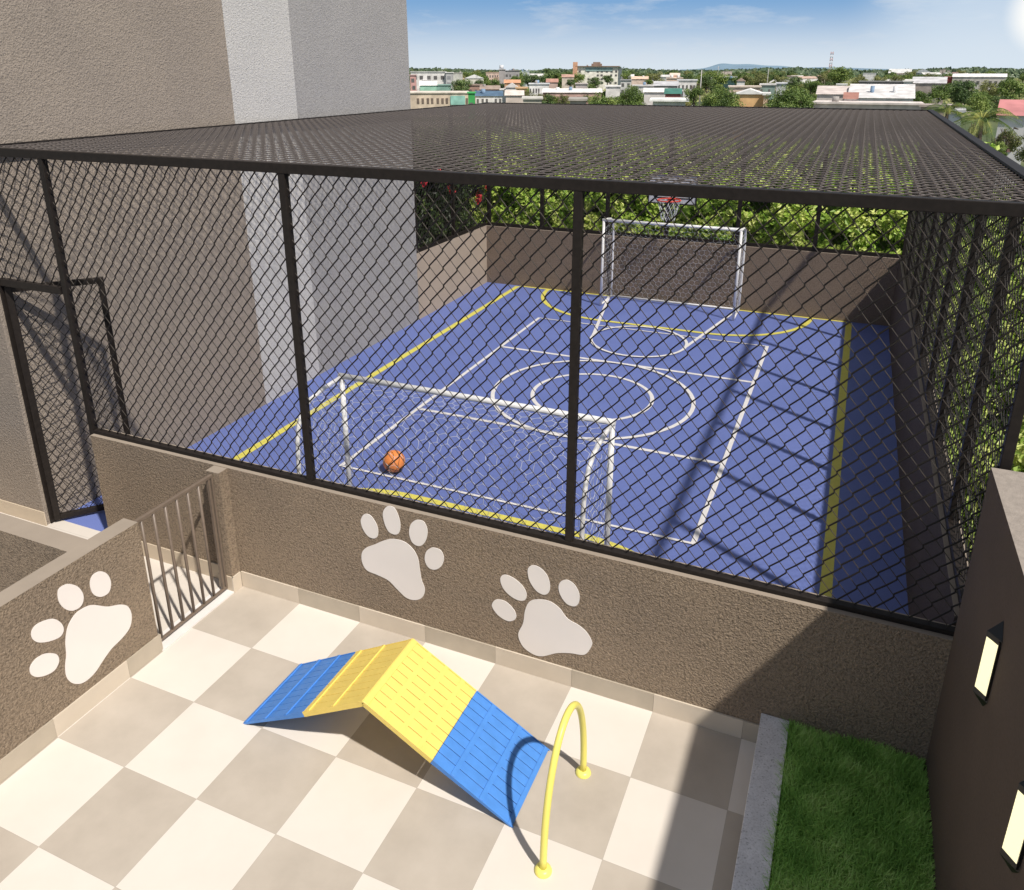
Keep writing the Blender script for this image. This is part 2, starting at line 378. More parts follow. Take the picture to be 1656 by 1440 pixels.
# ------------------------------------------------------------------ walls
t = thing('low_wall', (1.2, 0, 0), 'low rough brown-grey wall with two paw prints between patio and blue court', 'wall')
mb = MB(); mb.box(-2.165, XD + 0.13, 0, YF, 0, HW, 1)
mb.build('wall', [M['wall'], M['wall_cap']], t)
mb = MB(); mb.box(-0.745, -0.61, -0.10, -0.002, 0, HW - 0.003, 1); mb.build('pillar', [M['wall'], M['wall_cap']], t)
def skirting(parent, segs, axis, face, depth, z1=0.15, first=None):
    """tile skirting: alternating pieces in one mesh"""
    mb = MB()
    for a, b_, mi in segs:
        mb.cur = mi
        if axis == 'x': mb.box(a + 0.0008, b_ - 0.0008, min(face, face + depth), max(face, face + depth), 0.001, z1)
        else: mb.box(min(face, face + depth), max(face, face + depth), a + 0.0008, b_ - 0.0008, 0.001, z1)
    return mb.build('skirting', [M['skirt_l'], M['skirt_d'], M['skirt_c']], parent)
segs = []
a = -0.597
for k in range(0, 8):
    b_ = min(0.6 * k, 3.70); segs.append((a, b_, 1 if (k - 1) % 2 == 0 else 0)); a = b_
    if b_ >= 3.70: break
skirting(t, segs, 'x', -0.001, -0.012)
skirting(t, [(-0.115, -0.015, 0)], 'y', -0.609, 0.012)
skirting(t, [(-0.757, -0.597, 2)], 'x', -0.101, -0.012)
skirting(t, [(-2.168, -1.76, 2), (-1.76, -1.16, 2), (-1.16, -0.747, 2)], 'x', -0.001, -0.012)

t = thing('parapet_wall', (-0.69, -2, 0), 'low brown-grey parapet with one large paw print beside the little gate', 'wall')
mb = MB(); mb.box(-0.76, -0.62, -9, -0.90, 0, HW, 1); mb.build('wall', [M['wall'], M['wall_cap']], t)
segs = []; a = -0.895; k = 2
while a > -7:
    b_ = -0.6 * k; segs.append((b_, a, 0 if k % 2 else 1)); a = b_; k += 1
skirting(t, segs, 'y', -0.619, 0.012)
skirting(t, [(-0.762, -0.605, 1)], 'x', -0.899, 0.012)
t = thing('cross_wall', (-4, -1.28, 0), 'low brown-grey wall meeting the parapet at a right angle at the left edge', 'wall')
mb = MB(); mb.box(-12, -0.762, -1.36, -1.20, 0, HW - 0.004, 1); mb.build('wall', [M['wall'], M['wall_cap']], t)

t = thing('tall_wall', (5, -3, 0), 'tall dark brown wall on the right with two lit lamps above the grass', 'wall')
mb = MB(); mb.box(XD, 5.35, -9, -0.003, -0.1, 2.245, 1); mb.build('wall', [M['dark_wall'], M['dark_cap']], t)

# tall building at the left
t = thing('apartment_tower', (-6, 4, 0), 'tall rendered building in tan, white and pale grey bands rising beside the court', 'building')
mb = MB(); mb.box(-12, XL, 0.0, 3.24, -0.1, 15); mb.build('tan_wall', M['tan'], t)
mb = MB(); mb.box(-12, XL + 0.004, 3.24, 4.42, -0.1, 15); mb.build('white_wall', M['white_st'], t)
mb = MB(); mb.box(-12, XL - 0.002, 4.42, 7.37, -0.1, 15); mb.build('grey_wall', M['grey_st'], t)
skirting(t, [(-5.4, -4.8, 2), (-4.8, -4.2, 2), (-4.2, -3.6, 2), (-3.6, -3.02, 2)], 'x', -0.001, -0.012)

t = thing('court_side_wall', (XL, 8.8, 0), 'low smooth tan wall closing the left rear side of the court', 'wall')
mb = MB(); mb.box(XL - 0.15, XL, 7.372, YB + 0.0, -0.1, 1.20, 1); mb.build('wall', [M['court_wall_left'], M['wall_cap']], t)
t = thing('court_end_wall', (0.8, YB, 0), 'low rough brown wall behind the far goal', 'wall')
mb = MB(); mb.box(XL - 0.15, XR + 0.15, YB + 0.001, YB + 0.15, -0.1, 1.195, 1); mb.build('wall', [M['court_wall'], M['wall_cap']], t)
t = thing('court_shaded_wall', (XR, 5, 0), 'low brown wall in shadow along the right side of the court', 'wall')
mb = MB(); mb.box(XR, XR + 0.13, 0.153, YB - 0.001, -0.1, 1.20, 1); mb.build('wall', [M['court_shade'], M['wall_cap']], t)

# ------------------------------------------------------------------ chain link
def chain(mb, o, ua, va, nrm, nu, nv, du=0.1, dv=0.121, r1=0.0045, r2=0.0026, sides=5, kink=0.018, hi=True):
    """woven wire: thick rising strands with a short upright kink at each knot, thin strands behind"""
    def P(u, v, w): return tuple(o[k] + ua[k] * u + va[k] * v + nrm[k] * w for k in range(3))
    for i in range(nu):
        for j in range(-0, nv):
            u, v = i * du, j * dv; g = 0.003
            j1, j2, j3 = U(-g, g), U(-g, g), U(-g, g)
            top = j + 1 <= nv
            if j == 0:
                mb.tube([P(u, v, 0.003), P(u + du, v + dv - kink / 2, 0.003), P(u + du, v + dv + kink / 2, -0.002)], r1, sides, cap=False)
            else:
                mb.tube([P(u, v + kink / 2, -0.002), P(u + du * 0.5 + j1 * .5, v + dv * 0.5, 0.005), P(u + du, v + dv - kink / 2, 0.003), P(u + du, v + dv + (kink / 2 if j < nv - 1 else 0), -0.002)], r1, sides, cap=False)
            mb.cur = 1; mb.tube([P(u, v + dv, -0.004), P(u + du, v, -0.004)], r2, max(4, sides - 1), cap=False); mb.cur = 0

def bar_box(mb, x0, x1, y0, y1, z0, z1): mb.box(x0, x1, y0, y1, z0, z1)
y0f, y1f = 0.037, 0.092
# front fence
t = thing('front_fence', (1, 0.095, HW), 'dark chain-link fence standing on the low wall between patio and court', 'fence')
posts = [-2.192, 0.184, 2.333, 4.74]
for x in posts:
    mb = MB(); zb = 0.0 if x < -2 else HW
    mb.box(x - 0.0275, x + 0.0275, y0f + 0.002, y1f - 0.002, zb + (0.001 if zb == 0 else 0.034), ZT)
    mb.build('post', M['frame'], t, bevel=0.004)
mb = MB(); mb.box(XL + 0.003, 4.80, y0f, y1f, ZT, ZT + 0.068); mb.build('top_rail', M['frame'], t, bevel=0.004)
mb = MB(); mb.box(-2.164, 4.70, y0f, y1f, HW + 0.001, HW + 0.034); mb.build('bottom_rail', M['frame'], t, bevel=0.004)
mb = MB(); mb.box(XL + 0.003, -2.248, y0f + 0.004, y1f - 0.004, 2.415, 2.48); mb.build('door_header', M['frame'], t, bevel=0.004)
mb = MB(); mb.box(XL + 0.002, -3.012, y0f, y1f, 0.001, 2.41); mb.build('door_jamb', M['frame'], t, bevel=0.004)
ya = 0.064
for a, b_ in zip(posts[:-1], posts[1:]):
    w = b_ - a; nu = max(1, round(w / 0.1)); mb = MB()
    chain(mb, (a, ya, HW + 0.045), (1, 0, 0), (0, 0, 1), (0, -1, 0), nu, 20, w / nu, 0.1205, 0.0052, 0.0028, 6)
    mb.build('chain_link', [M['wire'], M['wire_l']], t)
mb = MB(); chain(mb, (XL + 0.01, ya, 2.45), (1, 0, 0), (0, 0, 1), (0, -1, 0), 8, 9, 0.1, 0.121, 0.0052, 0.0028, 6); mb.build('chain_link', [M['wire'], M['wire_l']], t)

# court door: one leaf, hinged on the left jamb, swung in
t = thing('court_door', (-2.96, 0.1, 0.03), 'tall dark chain-link door standing ajar at the court entrance', 'door')
hx, hy = -3.0, 0.07; dx_, dy_ = 0.645, 0.763; L_ = 0.79   # swings inward about 50 degrees
ln = sqrt(dx_ ** 2 + dy_ ** 2); dx_, dy_ = dx_ / ln, dy_ / ln
def dpt(s, z, w=0): return (hx + dx_ * s - dy_ * w, hy + dy_ * s + dx_ * w, z)
def dbox(mb, s0, s1, z0, z1, th=0.02):
    c = dpt((s0 + s1) / 2, (z0 + z1) / 2); mb.obox(c, (dx_ * (s1 - s0) / 2, dy_ * (s1 - s0) / 2, 0), (-dy_ * th, dx_ * th, 0), (0, 0, (z1 - z0) / 2))
for nm, q in (('stile', (0, 0.055, 0.03, 2.40)), ('stile', (L_ - 0.055, L_, 0.03, 2.40)), ('top_rail', (0.056, L_ - 0.056, 2.345, 2.40)), ('bottom_rail', (0.056, L_ - 0.056, 0.03, 0.085))):
    mb = MB(); dbox(mb, *q); mb.build(nm, M['frame'], t, bevel=0.003)
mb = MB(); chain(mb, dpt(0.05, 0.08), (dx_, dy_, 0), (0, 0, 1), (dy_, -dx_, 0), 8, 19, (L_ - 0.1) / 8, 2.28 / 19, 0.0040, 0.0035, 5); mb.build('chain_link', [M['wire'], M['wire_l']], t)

# side fence (right)
t = thing('side_fence', (4.74, 5, 1.2), 'dark chain-link fence with many posts along the right side of the court', 'fence')
for y in (1.24, 2.60, 3.78, 4.93, 6.08, 7.35, 8.80):
    mb = MB(); mb.box(4.715, 4.78, y - 0.035, y + 0.035, 1.262, ZT); mb.build('post', M['frame'], t, bevel=0.004)
mb = MB(); mb.box(4.712, 4.783, 0.14, 10.27, 1.201, 1.262); mb.build('bottom_rail', M['frame'], t, bevel=0.004)
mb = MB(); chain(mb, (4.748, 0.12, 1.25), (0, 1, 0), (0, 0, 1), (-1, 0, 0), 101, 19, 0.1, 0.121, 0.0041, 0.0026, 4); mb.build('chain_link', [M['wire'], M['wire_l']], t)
# far fence
t = thing('end_fence', (0.8, 10.33, 1.2), 'dark chain-link fence above the far wall in front of the bright hedge', 'fence')
for x in (-3.0, -1.84, -0.49, 0.67, 1.97, 3.31, 4.74):
    mb = MB(); mb.box(x - 0.035, x + 0.035, 10.29, 10.36, 1.256, ZT); mb.build('post', M['frame'], t, bevel=0.004)
mb = MB(); mb.box(-3.04, 4.78, 10.287, 10.363, 1.196, 1.256); mb.build('bottom_rail', M['frame'], t)
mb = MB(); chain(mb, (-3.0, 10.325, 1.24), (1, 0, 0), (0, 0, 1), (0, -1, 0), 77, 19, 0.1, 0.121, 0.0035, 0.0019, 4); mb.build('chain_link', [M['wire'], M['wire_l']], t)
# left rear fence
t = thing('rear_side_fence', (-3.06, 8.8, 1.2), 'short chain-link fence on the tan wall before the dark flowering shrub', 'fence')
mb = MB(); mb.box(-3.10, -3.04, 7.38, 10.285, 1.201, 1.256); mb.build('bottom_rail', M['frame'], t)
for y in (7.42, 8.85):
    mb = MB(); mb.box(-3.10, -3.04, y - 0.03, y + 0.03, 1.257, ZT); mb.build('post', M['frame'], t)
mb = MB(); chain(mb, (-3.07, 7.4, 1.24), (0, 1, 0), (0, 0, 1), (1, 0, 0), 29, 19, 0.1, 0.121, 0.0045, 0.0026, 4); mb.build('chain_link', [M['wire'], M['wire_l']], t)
# overhead mesh
t = thing('overhead_netting', (0.8, 5.2, ZT), 'flat roof of dark wire mesh stretched over the whole court', 'netting')
mb = MB(); mb.box(4.74, 4.815, 0.136, 10.40, ZT + 0.0, ZT + 0.072); mb.build('edge_beam', M['frame'], t)
mb = MB(); mb.box(-3.10, 4.738, 10.33, 10.40, ZT + 0.0, ZT + 0.070); mb.build('edge_beam', M['frame'], t)
mb = MB(); mb.box(XL + 0.008, XL + 0.06, 0.136, 10.328, ZT + 0.0, ZT + 0.068); mb.build('edge_beam', M['frame'], t)
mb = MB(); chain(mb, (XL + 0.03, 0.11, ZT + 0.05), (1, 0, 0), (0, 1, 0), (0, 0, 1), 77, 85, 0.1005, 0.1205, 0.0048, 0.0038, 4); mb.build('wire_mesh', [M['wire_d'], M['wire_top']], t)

# ------------------------------------------------------------------ goals
def hexnet(mb, fn, ul, vl, a=0.056, r=0.0020, jit=0.006, seed=1):
    rnd = random.Random(seed); pts = {}
    def key(x, y): return (round(x / a * 4), round(y / a * 4))
    def pt(x, y):
        k = key(x, y)
        if k not in pts: pts[k] = (x + rnd.uniform(-jit, jit), y + rnd.uniform(-jit, jit), rnd.uniform(-jit, jit))
        return pts[k]
    seen = set(); w = a * sqrt(3); rows = int(vl / (1.5 * a)) + 2; cols = int(ul / w) + 2
    for r_ in range(rows):
        for c_ in range(cols):
            cx, cy = c_ * w + (w / 2 if r_ % 2 else 0), r_ * 1.5 * a
            cs = [(cx + a * sin(k * pi / 3), cy + a * cos(k * pi / 3)) for k in range(6)]
            for k in range(6):
                p, q = cs[k], cs[(k + 1) % 6]
                if min(p[0], q[0]) < -0.01 or max(p[0], q[0]) > ul + 0.01 or min(p[1], q[1]) < -0.01 or max(p[1], q[1]) > vl + 0.01: continue
                e = tuple(sorted((key(*p), key(*q))))
                if e in seen: continue
                seen.add(e)
                A, B = pt(*p), pt(*q); mid = tuple((A[i] + B[i]) / 2 for i in range(3)); mid = (mid[0], mid[1], mid[2] + rnd.uniform(-jit, jit))
                mb.tube([fn(*A), fn(*mid), fn(*B)], r, 3, cap=False)
def goal(x0, x1, yf, sgn, H, label, depth=0.70):
    t = thing('football_goal', ((x0 + x1) / 2, yf, 0), label, 'goal', 'small white goals on the court')
    r = 0.024
    for x in (x0, x1):
        MB().tube([(x, yf, 0.001), (x, yf, H)], r, 12).build('post', M['white_paint'], t)
    MB().tube([(x0 - r, yf, H), (x1 + r, yf, H)], r + 0.002, 12).build('crossbar', M['white_paint'], t)
    prof = [(0.0, H - 0.01), (0.25, H - 0.02), (0.46, H - 0.05), (0.57, H - 0.11), (0.635, H - 0.21), (0.67, H - 0.34), (0.69, H - 0.6), (depth, 0.5), (depth, 0.02)]
    for x in (x0, x1):
        MB().tube([(x, yf + sgn * p, z) for p, z in prof], 0.019, 10).build('back_frame', M['white_paint'], t)
        MB().tube([(x, yf + sgn * 0.025, 0.02), (x, yf + sgn * (depth - 0.02), 0.02)], 0.018, 8).build('ground_bar', M['white_paint'], t)
    MB().tube([(x0, yf + sgn * depth, 0.021), (x1, yf + sgn * depth, 0.021)], 0.018, 8).build('ground_bar', M['white_paint'], t)
    # net over top and back
    cum = [0]
    for i in range(1, len(prof)): cum.append(cum[-1] + sqrt((prof[i][0] - prof[i - 1][0]) ** 2 + (prof[i][1] - prof[i - 1][1]) ** 2))
    def f(u, v, w):
        v = min(max(v, 0), cum[-1] - 1e-6); i = max(k for k in range(len(cum)) if cum[k] <= v); i = min(i, len(prof) - 2)
        q = (v - cum[i]) / (cum[i + 1] - cum[i]); p = prof[i][0] + q * (prof[i + 1][0] - prof[i][0]); z = prof[i][1] + q * (prof[i + 1][1] - prof[i][1])
        sag = 0.02 * sin(pi * u / (x1 - x0))
        return (x0 + u, yf + sgn * (p + w - sag * min(1, v)), z - sag * 0.6 + w)
    mb = MB(); hexnet(mb, f, x1 - x0, cum[-1], seed=3); mb.build('net', M['net'], t)
    for x in (x0, x1):
        mb = MB(); hexnet(mb, lambda u, v, w: (x + w, yf + sgn * u, v), depth, H - 0.12, seed=5); mb.build('side_net', M['net'], t)
    return t
goal(-0.17, 2.33, 1.04, -1, 1.64, 'white goal with hexagonal net nearest the low wall')
goal(-0.31, 2.14, 9.50, 1, 1.63, 'white goal standing against the far wall below the basketball hoop')

# ------------------------------------------------------------------ basketball hoop
t = thing('basketball_hoop', (0.765, 10.2, 1.9), 'basketball backboard with red ring fixed to the far fence', 'basketball hoop')
bx0, bx1, bz0, bz1 = 0.335, 1.195, 1.90, 2.40
mb = MB(); mb.box(bx0, bx1, 10.19, 10.22, bz0, bz1); mb.build('backboard', M['board'], t)
mb = MB()
for q in ((bx0 - 0.015, bx1 + 0.015, bz0 - 0.02, bz0), (bx0 - 0.015, bx1 + 0.015, bz1, bz1 + 0.02), (bx0 - 0.02, bx0, bz0, bz1), (bx1, bx1 + 0.02, bz0, bz1)):
    mb.box(q[0], q[1], 10.18, 10.23, q[2], q[3])
mb.build('rim_trim', M['frame'], t)
mb = MB()
for q in ((0.44, 1.09, 1.985, 2.005), (0.44, 1.09, 2.31, 2.33), (0.44, 0.46, 2.0, 2.31), (1.07, 1.09, 2.0, 2.31)): mb.box(q[0], q[1], 10.186, 10.1895, q[2], q[3])
mb.build('target_square', M['black'], t)
cxr, cyr, zr = 0.765, 9.95, 1.99
MB().tube([(x, y, zr) for x, y in arc(cxr, cyr, 0.205, 0, 360, 28)[:-1]], 0.012, 8, closed=True).build('ring', M['red'], t)
mb = MB(); mb.box(0.70, 0.83, 10.15, 10.189, 1.93, 2.0); mb.build('ring_bracket', M['red'], t)
mb = MB()
for k in range(12):
    for s in (-1, 1):
        pth = []
        for q in range(5):
            a = 2 * pi * (k + s * q * 0.5) / 12; rr = 0.20 - 0.021 * q; pth.append((cxr + rr * cos(a), cyr + rr * sin(a), zr - 0.01 - 0.09 * q))
        mb.tube(pth, 0.0035, 4, cap=False)
mb.build('net', M['net'], t)
for q in (0.60, 0.93): MB().tube([(q, 10.225, 2.1), (q, 10.30, 2.1)], 0.015, 6).build('mount', M['frame'], t)

# ------------------------------------------------------------------ ball
t = thing('basketball', (-0.47, 2.29, 0), 'orange ball resting on the blue court behind the near goal line', 'ball')
rb = 0.124; bc = (-0.47, 2.29, rb + 0.006)
mb = MB(); NA, NB = 40, 24; base = 0
for j in range(NB + 1):
    for i in range(NA):
        th, ph = pi * j / NB, 2 * pi * i / NA
        mb.v.append((bc[0] + rb * sin(th) * cos(ph), bc[1] + rb * sin(th) * sin(ph), bc[2] + rb * cos(th)))
for j in range(NB):
    for i in range(NA): mb.face((j * NA + i, (j + 1) * NA + i, (j + 1) * NA + (i + 1) % NA, j * NA + (i + 1) % NA), True)
mb.build('ball', M['ball'], t)
def rot3(p, a, b_, c_):
    x, y, z = p
    y, z = y * cos(a) - z * sin(a), y * sin(a) + z * cos(a); x, z = x * cos(b_) + z * sin(b_), -x * sin(b_) + z * cos(b_); x, y = x * cos(c_) - y * sin(c_), x * sin(c_) + y * cos(c_)
    return (x, y, z)
mb = MB(); rs_ = rb * 0.999
def seam(ps): mb.tube([tuple(bc[k] + rs_ * q[k] for k in range(3)) for q in (rot3(p, 0.5, 0.35, 0.9) for p in ps)], 0.0026, 6, closed=True)
seam([(cos(a), sin(a), 0) for a in [2 * pi * k / 48 for k in range(48)]])
seam([(0, cos(a), sin(a)) for a in [2 * pi * k / 48 for k in range(48)]])
for s in (-1, 1):
    ps = []
    for k in range(48):
        a = 2 * pi * k / 48; x = s * (0.62 + 0.16 * cos(2 * a)); rr = sqrt(1 - x * x); ps.append((x, rr * cos(a), rr * sin(a)))
    seam(ps)
mb.build('seam', M['seam'], t)

# ------------------------------------------------------------------ paw prints
PA = [[(0.949, 0.862), (1.047, 0.864), (1.122, 0.819), (1.161, 0.751), (1.173, 0.665), (1.184, 0.568), (1.21, 0.485), (1.185, 0.406), (1.12, 0.361), (1.041, 0.36), (0.964, 0.414), (0.887, 0.474), (0.786, 0.497), (0.695, 0.513), (0.656, 0.575), (0.658, 0.657), (0.7, 0.718), (0.784, 0.771), (0.868, 0.826)], [(0.701, 1.013), (0.752, 1.025), (0.798, 0.982), (0.822, 0.919), (0.814, 0.852), (0.778, 0.823), (0.728, 0.83), (0.687, 0.879), (0.67, 0.95)], [(0.94, 1.144), (0.984, 1.132), (1.015, 1.063), (1.023, 0.988), (1.004, 0.925), (0.961, 0.905), (0.913, 0.922), (0.882, 0.992), (0.875, 1.068), (0.902, 1.122)], [(1.182, 1.084), (1.229, 1.076), (1.254, 1.016), (1.242, 0.937), (1.205, 0.875), (1.159, 0.857), (1.115, 0.881), (1.096, 0.948), (1.109, 1.019), (1.143, 1.065)], [(1.305, 0.878), (1.361, 0.868), (1.384, 0.81), (1.362, 0.736), (1.308, 0.688), (1.251, 0.69), (1.221, 0.747), (1.233, 0.819), (1.267, 0.86)]]
PB = [[(2.135, 0.667), (2.22, 0.677), (2.296, 0.64), (2.356, 0.573), (2.44, 0.542), (2.499, 0.502), (2.539, 0.437), (2.535, 0.386), (2.487, 0.306), (2.385, 0.285), (2.28, 0.25), (2.174, 0.187), (2.1, 0.18), (2.018, 0.223), (1.981, 0.317), (2.019, 0.43), (2.033, 0.541), (2.067, 0.628)], [(1.84, 0.762), (1.875, 0.801), (1.945, 0.792), (2.014, 0.745), (2.044, 0.688), (2.032, 0.633), (1.98, 0.615), (1.91, 0.639), (1.857, 0.691)], [(2.056, 0.907), (2.09, 0.94), (2.149, 0.932), (2.2, 0.882), (2.221, 0.805), (2.21, 0.746), (2.172, 0.719), (2.117, 0.737), (2.069, 0.799), (2.053, 0.86)], [(2.3, 0.864), (2.348, 0.891), (2.401, 0.865), (2.436, 0.802), (2.434, 0.728), (2.403, 0.69), (2.345, 0.696), (2.299, 0.753), (2.284, 0.814)], [(1.776, 0.531), (1.812, 0.572), (1.883, 0.573), (1.945, 0.524), (1.965, 0.471), (1.945, 0.43), (1.892, 0.409), (1.82, 0.437), (1.775, 0.492)]]
PC = [[(-1.356, 0.743), (-1.258, 0.661), (-1.159, 0.608), (-1.104, 0.553), (-1.088, 0.467), (-1.118, 0.385), (-1.192, 0.346), (-1.289, 0.326), (-1.369, 0.287), (-1.45, 0.241), (-1.538, 0.234), (-1.605, 0.279), (-1.643, 0.355), (-1.64, 0.441), (-1.614, 0.526), (-1.6, 0.621), (-1.563, 0.714), (-1.495, 0.768), (-1.419, 0.769)], [(-1.261, 0.954), (-1.211, 0.896), (-1.198, 0.817), (-1.229, 0.758), (-1.294, 0.767), (-1.344, 0.827), (-1.351, 0.91), (-1.32, 0.959)], [(-1.487, 1.001), (-1.434, 0.94), (-1.413, 0.857), (-1.441, 0.799), (-1.504, 0.802), (-1.557, 0.855), (-1.585, 0.934), (-1.573, 1.009), (-1.531, 1.02)], [(-1.654, 0.845), (-1.605, 0.782), (-1.593, 0.718), (-1.626, 0.683), (-1.7, 0.702), (-1.768, 0.745), (-1.801, 0.799), (-1.795, 0.852), (-1.747, 0.875)], [(-1.711, 0.616), (-1.673, 0.573), (-1.67, 0.518), (-1.709, 0.479), (-1.77, 0.486), (-1.831, 0.522), (-1.862, 0.573), (-1.854, 0.623), (-1.811, 0.648), (-1.759, 0.644)]]
def paw(polys, mp, loc, label):
    t = thing('paw_print', loc, label, 'paw print', 'white paw prints on the walls')
    for i, p in enumerate(polys):
        q = smooth_poly(p, 6); mb = MB(); N = len(q)
        front = [mp(a, b_, 0.004) for a, b_ in q]; back = [mp(a, b_, 0.0005) for a, b_ in q]
        cx, cz = sum(a for a, _ in q) / N, sum(b_ for _, b_ in q) / N
        mb.v += front + back; mb.v.append(mp(cx, cz, 0.004))
        mb.face(tuple(range(N)))
        for k in range(N): mb.face((k, (k + 1) % N, N + (k + 1) % N, N + k))
        mb.v.pop(); mb.build('pad' if i == 0 else 'toe', M['paw'], t)
paw(PA, lambda a, b_, h: (a, -h, b_), (0.95, 0, 0.6), 'left of the two white paw prints on the long low wall')
paw(PB, lambda a, b_, h: (a, -h, b_), (2.2, 0, 0.45), 'right of the two white paw prints on the long low wall, lower down')
paw(PC, lambda a, b_, h: (-0.62 + h, a, b_), (-0.62, -1.45, 0.5), 'white paw print on the short parapet left of the gate')

# ------------------------------------------------------------------ gate and threshold
mb = MB(); mb.box(-0.764, -0.601, -0.897, -0.102, -0.05, 0.012)
tag(mb.build('threshold', M['stone']), 'white stone threshold slab under the small railing gate', 'threshold')
t = thing('railing_gate', (-0.675, -0.5, 0), 'small bronze-grey bar gate between parapet end and wall pillar', 'gate')
gx = -0.672
mb = MB(); mb.box(gx - 0.014, gx + 0.014, -0.897, -0.115, 1.098, 1.124); mb.build('top_rail', M['bar'], t, bevel=0.003)
mb = MB(); mb.box(gx - 0.011, gx + 0.011, -0.897, -0.115, 0.035, 0.055); mb.build('bottom_rail', M['bar'], t, bevel=0.003)
for k in range(6):
    y = -0.83 + 0.113 * k; mb = MB(); mb.tube([(gx, y, 0.055), (gx, y, 1.098)], 0.012, 10); mb.build('bar', M['bar'], t)
for y in (-0.158, -0.123):
    mb = MB(); mb.box(gx - 0.011, gx + 0.011, y - 0.009, y + 0.009, 0.056, 1.097); mb.build('end_post', M['bar'], t)

# ------------------------------------------------------------------ planter
mb = MB(); mb.box(3.703, 3.878, -9, -0.002, -0.05, 0.25)
tag(mb.build('planter_kerb', M['granite'], bevel=0.003), 'pale speckled granite kerb between tiles and grass bed', 'kerb')
mb = MB(); mb.box(3.879, XD - 0.001, -9, -0.004, -0.05, 0.21)
tag(mb.build('planter_soil', M['soil']), kind='structure')
def blades(mb, x0, x1, y0, y1, z, n, h0, h1, w=0.0022):
    for _ in range(n):
        x, y = U(x0, x1), U(y0, y1); h = U(h0, h1) * (0.75 + 0.5 * (0.5 + 0.5 * sin(x * 9.1 + 2 * sin(y * 7)) * cos(y * 8.3 + x * 3)))
        a = U(0, 2 * pi); lean = U(0.2, 1.0) * h; ca, sa = cos(a), sin(a); ww = w * U(0.7, 1.3)
        b = len(mb.v); px, py = -sa * ww, ca * ww
        mb.v += [(x - px, y - py, z), (x + px, y + py, z), (x + ca * lean * 0.35 + px * .8, y + sa * lean * 0.35 + py * .8, z + h * 0.6), (x + ca * lean * 0.35 - px * .8, y + sa * lean * 0.35 - py * .8, z + h * 0.6), (x + ca * lean, y + sa * lean, z + h * 0.93)]
        mb.face((b, b + 1, b + 2, b + 3)); mb.face((b + 3, b + 2, b + 4))
mb = MB(); blades(mb, 3.876, XD - 0.01, -2.1, -0.01, 0.205, 56000, 0.04, 0.095)
tag(mb.build('lawn', M['grass']), 'short green grass filling the bed at the foot of the dark wall', 'grass', kind='stuff')

# ------------------------------------------------------------------ wall lamps
def lamp(y, z0, z1, label):
    t = thing('wall_lamp', (XD, y, (z0 + z1) / 2), label, 'lamp', 'lit lamps on the dark wall')
    xr, hw = 4.617, 0.052
    mb = MB(); mb.poly([(xr, y, z0), (xr, y, z1), (XD - 0.012, y - hw, z1), (XD - 0.012, y - hw, z0)])
    mb.poly([(xr, y, z1), (xr, y, z0), (XD - 0.012, y + hw, z0), (XD - 0.012, y + hw, z1)])
    mb.build('light_panel', M['glow'], t)
    mb = MB(); mb.box(XD - 0.012, XD - 0.001, y - hw - 0.006, y + hw + 0.006, z0 - 0.02, z1 + 0.02); mb.build('back_plate', M['black'], t)
    for s, z in ((1, z1), (-1, z0)):
        mb = MB(); X1 = XD - 0.0015; h = 0.028 * s; pk = 0.098 * s; e = 0.003
        A = [(xr - e, y, z), (X1, y - hw - 0.008, z), (X1, y + hw + 0.008, z)]; B = [(a[0], a[1], a[2] + h) for a in A]; T = (X1, y, z + pk)
        mb.poly(A); 
        for i in range(3): j = (i + 1) % 3; mb.poly([A[i], A[j], B[j], B[i]])
        mb.poly([B[0], B[1], T]); mb.poly([B[0], T, B[2]]); mb.build('end_cap', M['black'], t)
lamp(-0.905, 1.556, 1.834, 'lit cream wall lamp with black pointed ends, the one nearer the fence')
lamp(-1.770, 1.556, 1.834, 'lit cream wall lamp with black pointed ends, cut by the right picture edge')

# ------------------------------------------------------------------ dog ramp
t = thing('dog_ramp', (1.46, -0.91, 0), 'blue and yellow A-frame dog agility ramp of wooden slats', 'dog ramp')
ry0, ry1, rx0, rx1, rxm, rzm = -1.212, -0.612, 0.448, 2.466, 1.458, 0.565
def slope(side, s, w=0.0):
    """point at fraction s from the ridge down one side, raised w off the deck"""
    xe = rx0 if side < 0 else rx1; dx = xe - rxm; L = sqrt(dx * dx + rzm * rzm)
    nx_, nz_ = rzm / L * (1 if side > 0 else -1), abs(dx) / L
    return (rxm + dx * s + nx_ * w, rzm * (1 - s) + nz_ * w)
def deck_box(mb, side, s0, s1, y0, y1, w0, w1):
    p = [slope(side, s0, w0), slope(side, s1, w0), slope(side, s1, w1), slope(side, s0, w1)]
    b = len(mb.v)
    for y in (y0, y1): mb.v += [(q[0], y, max(q[1], 0.001)) for q in p]
    for q in ((0, 1, 2, 3), (7, 6, 5, 4), (0, 4, 5, 1), (1, 5, 6, 2), (2, 6, 7, 3), (3, 7, 4, 0)): mb.face(tuple(b + k for k in q))
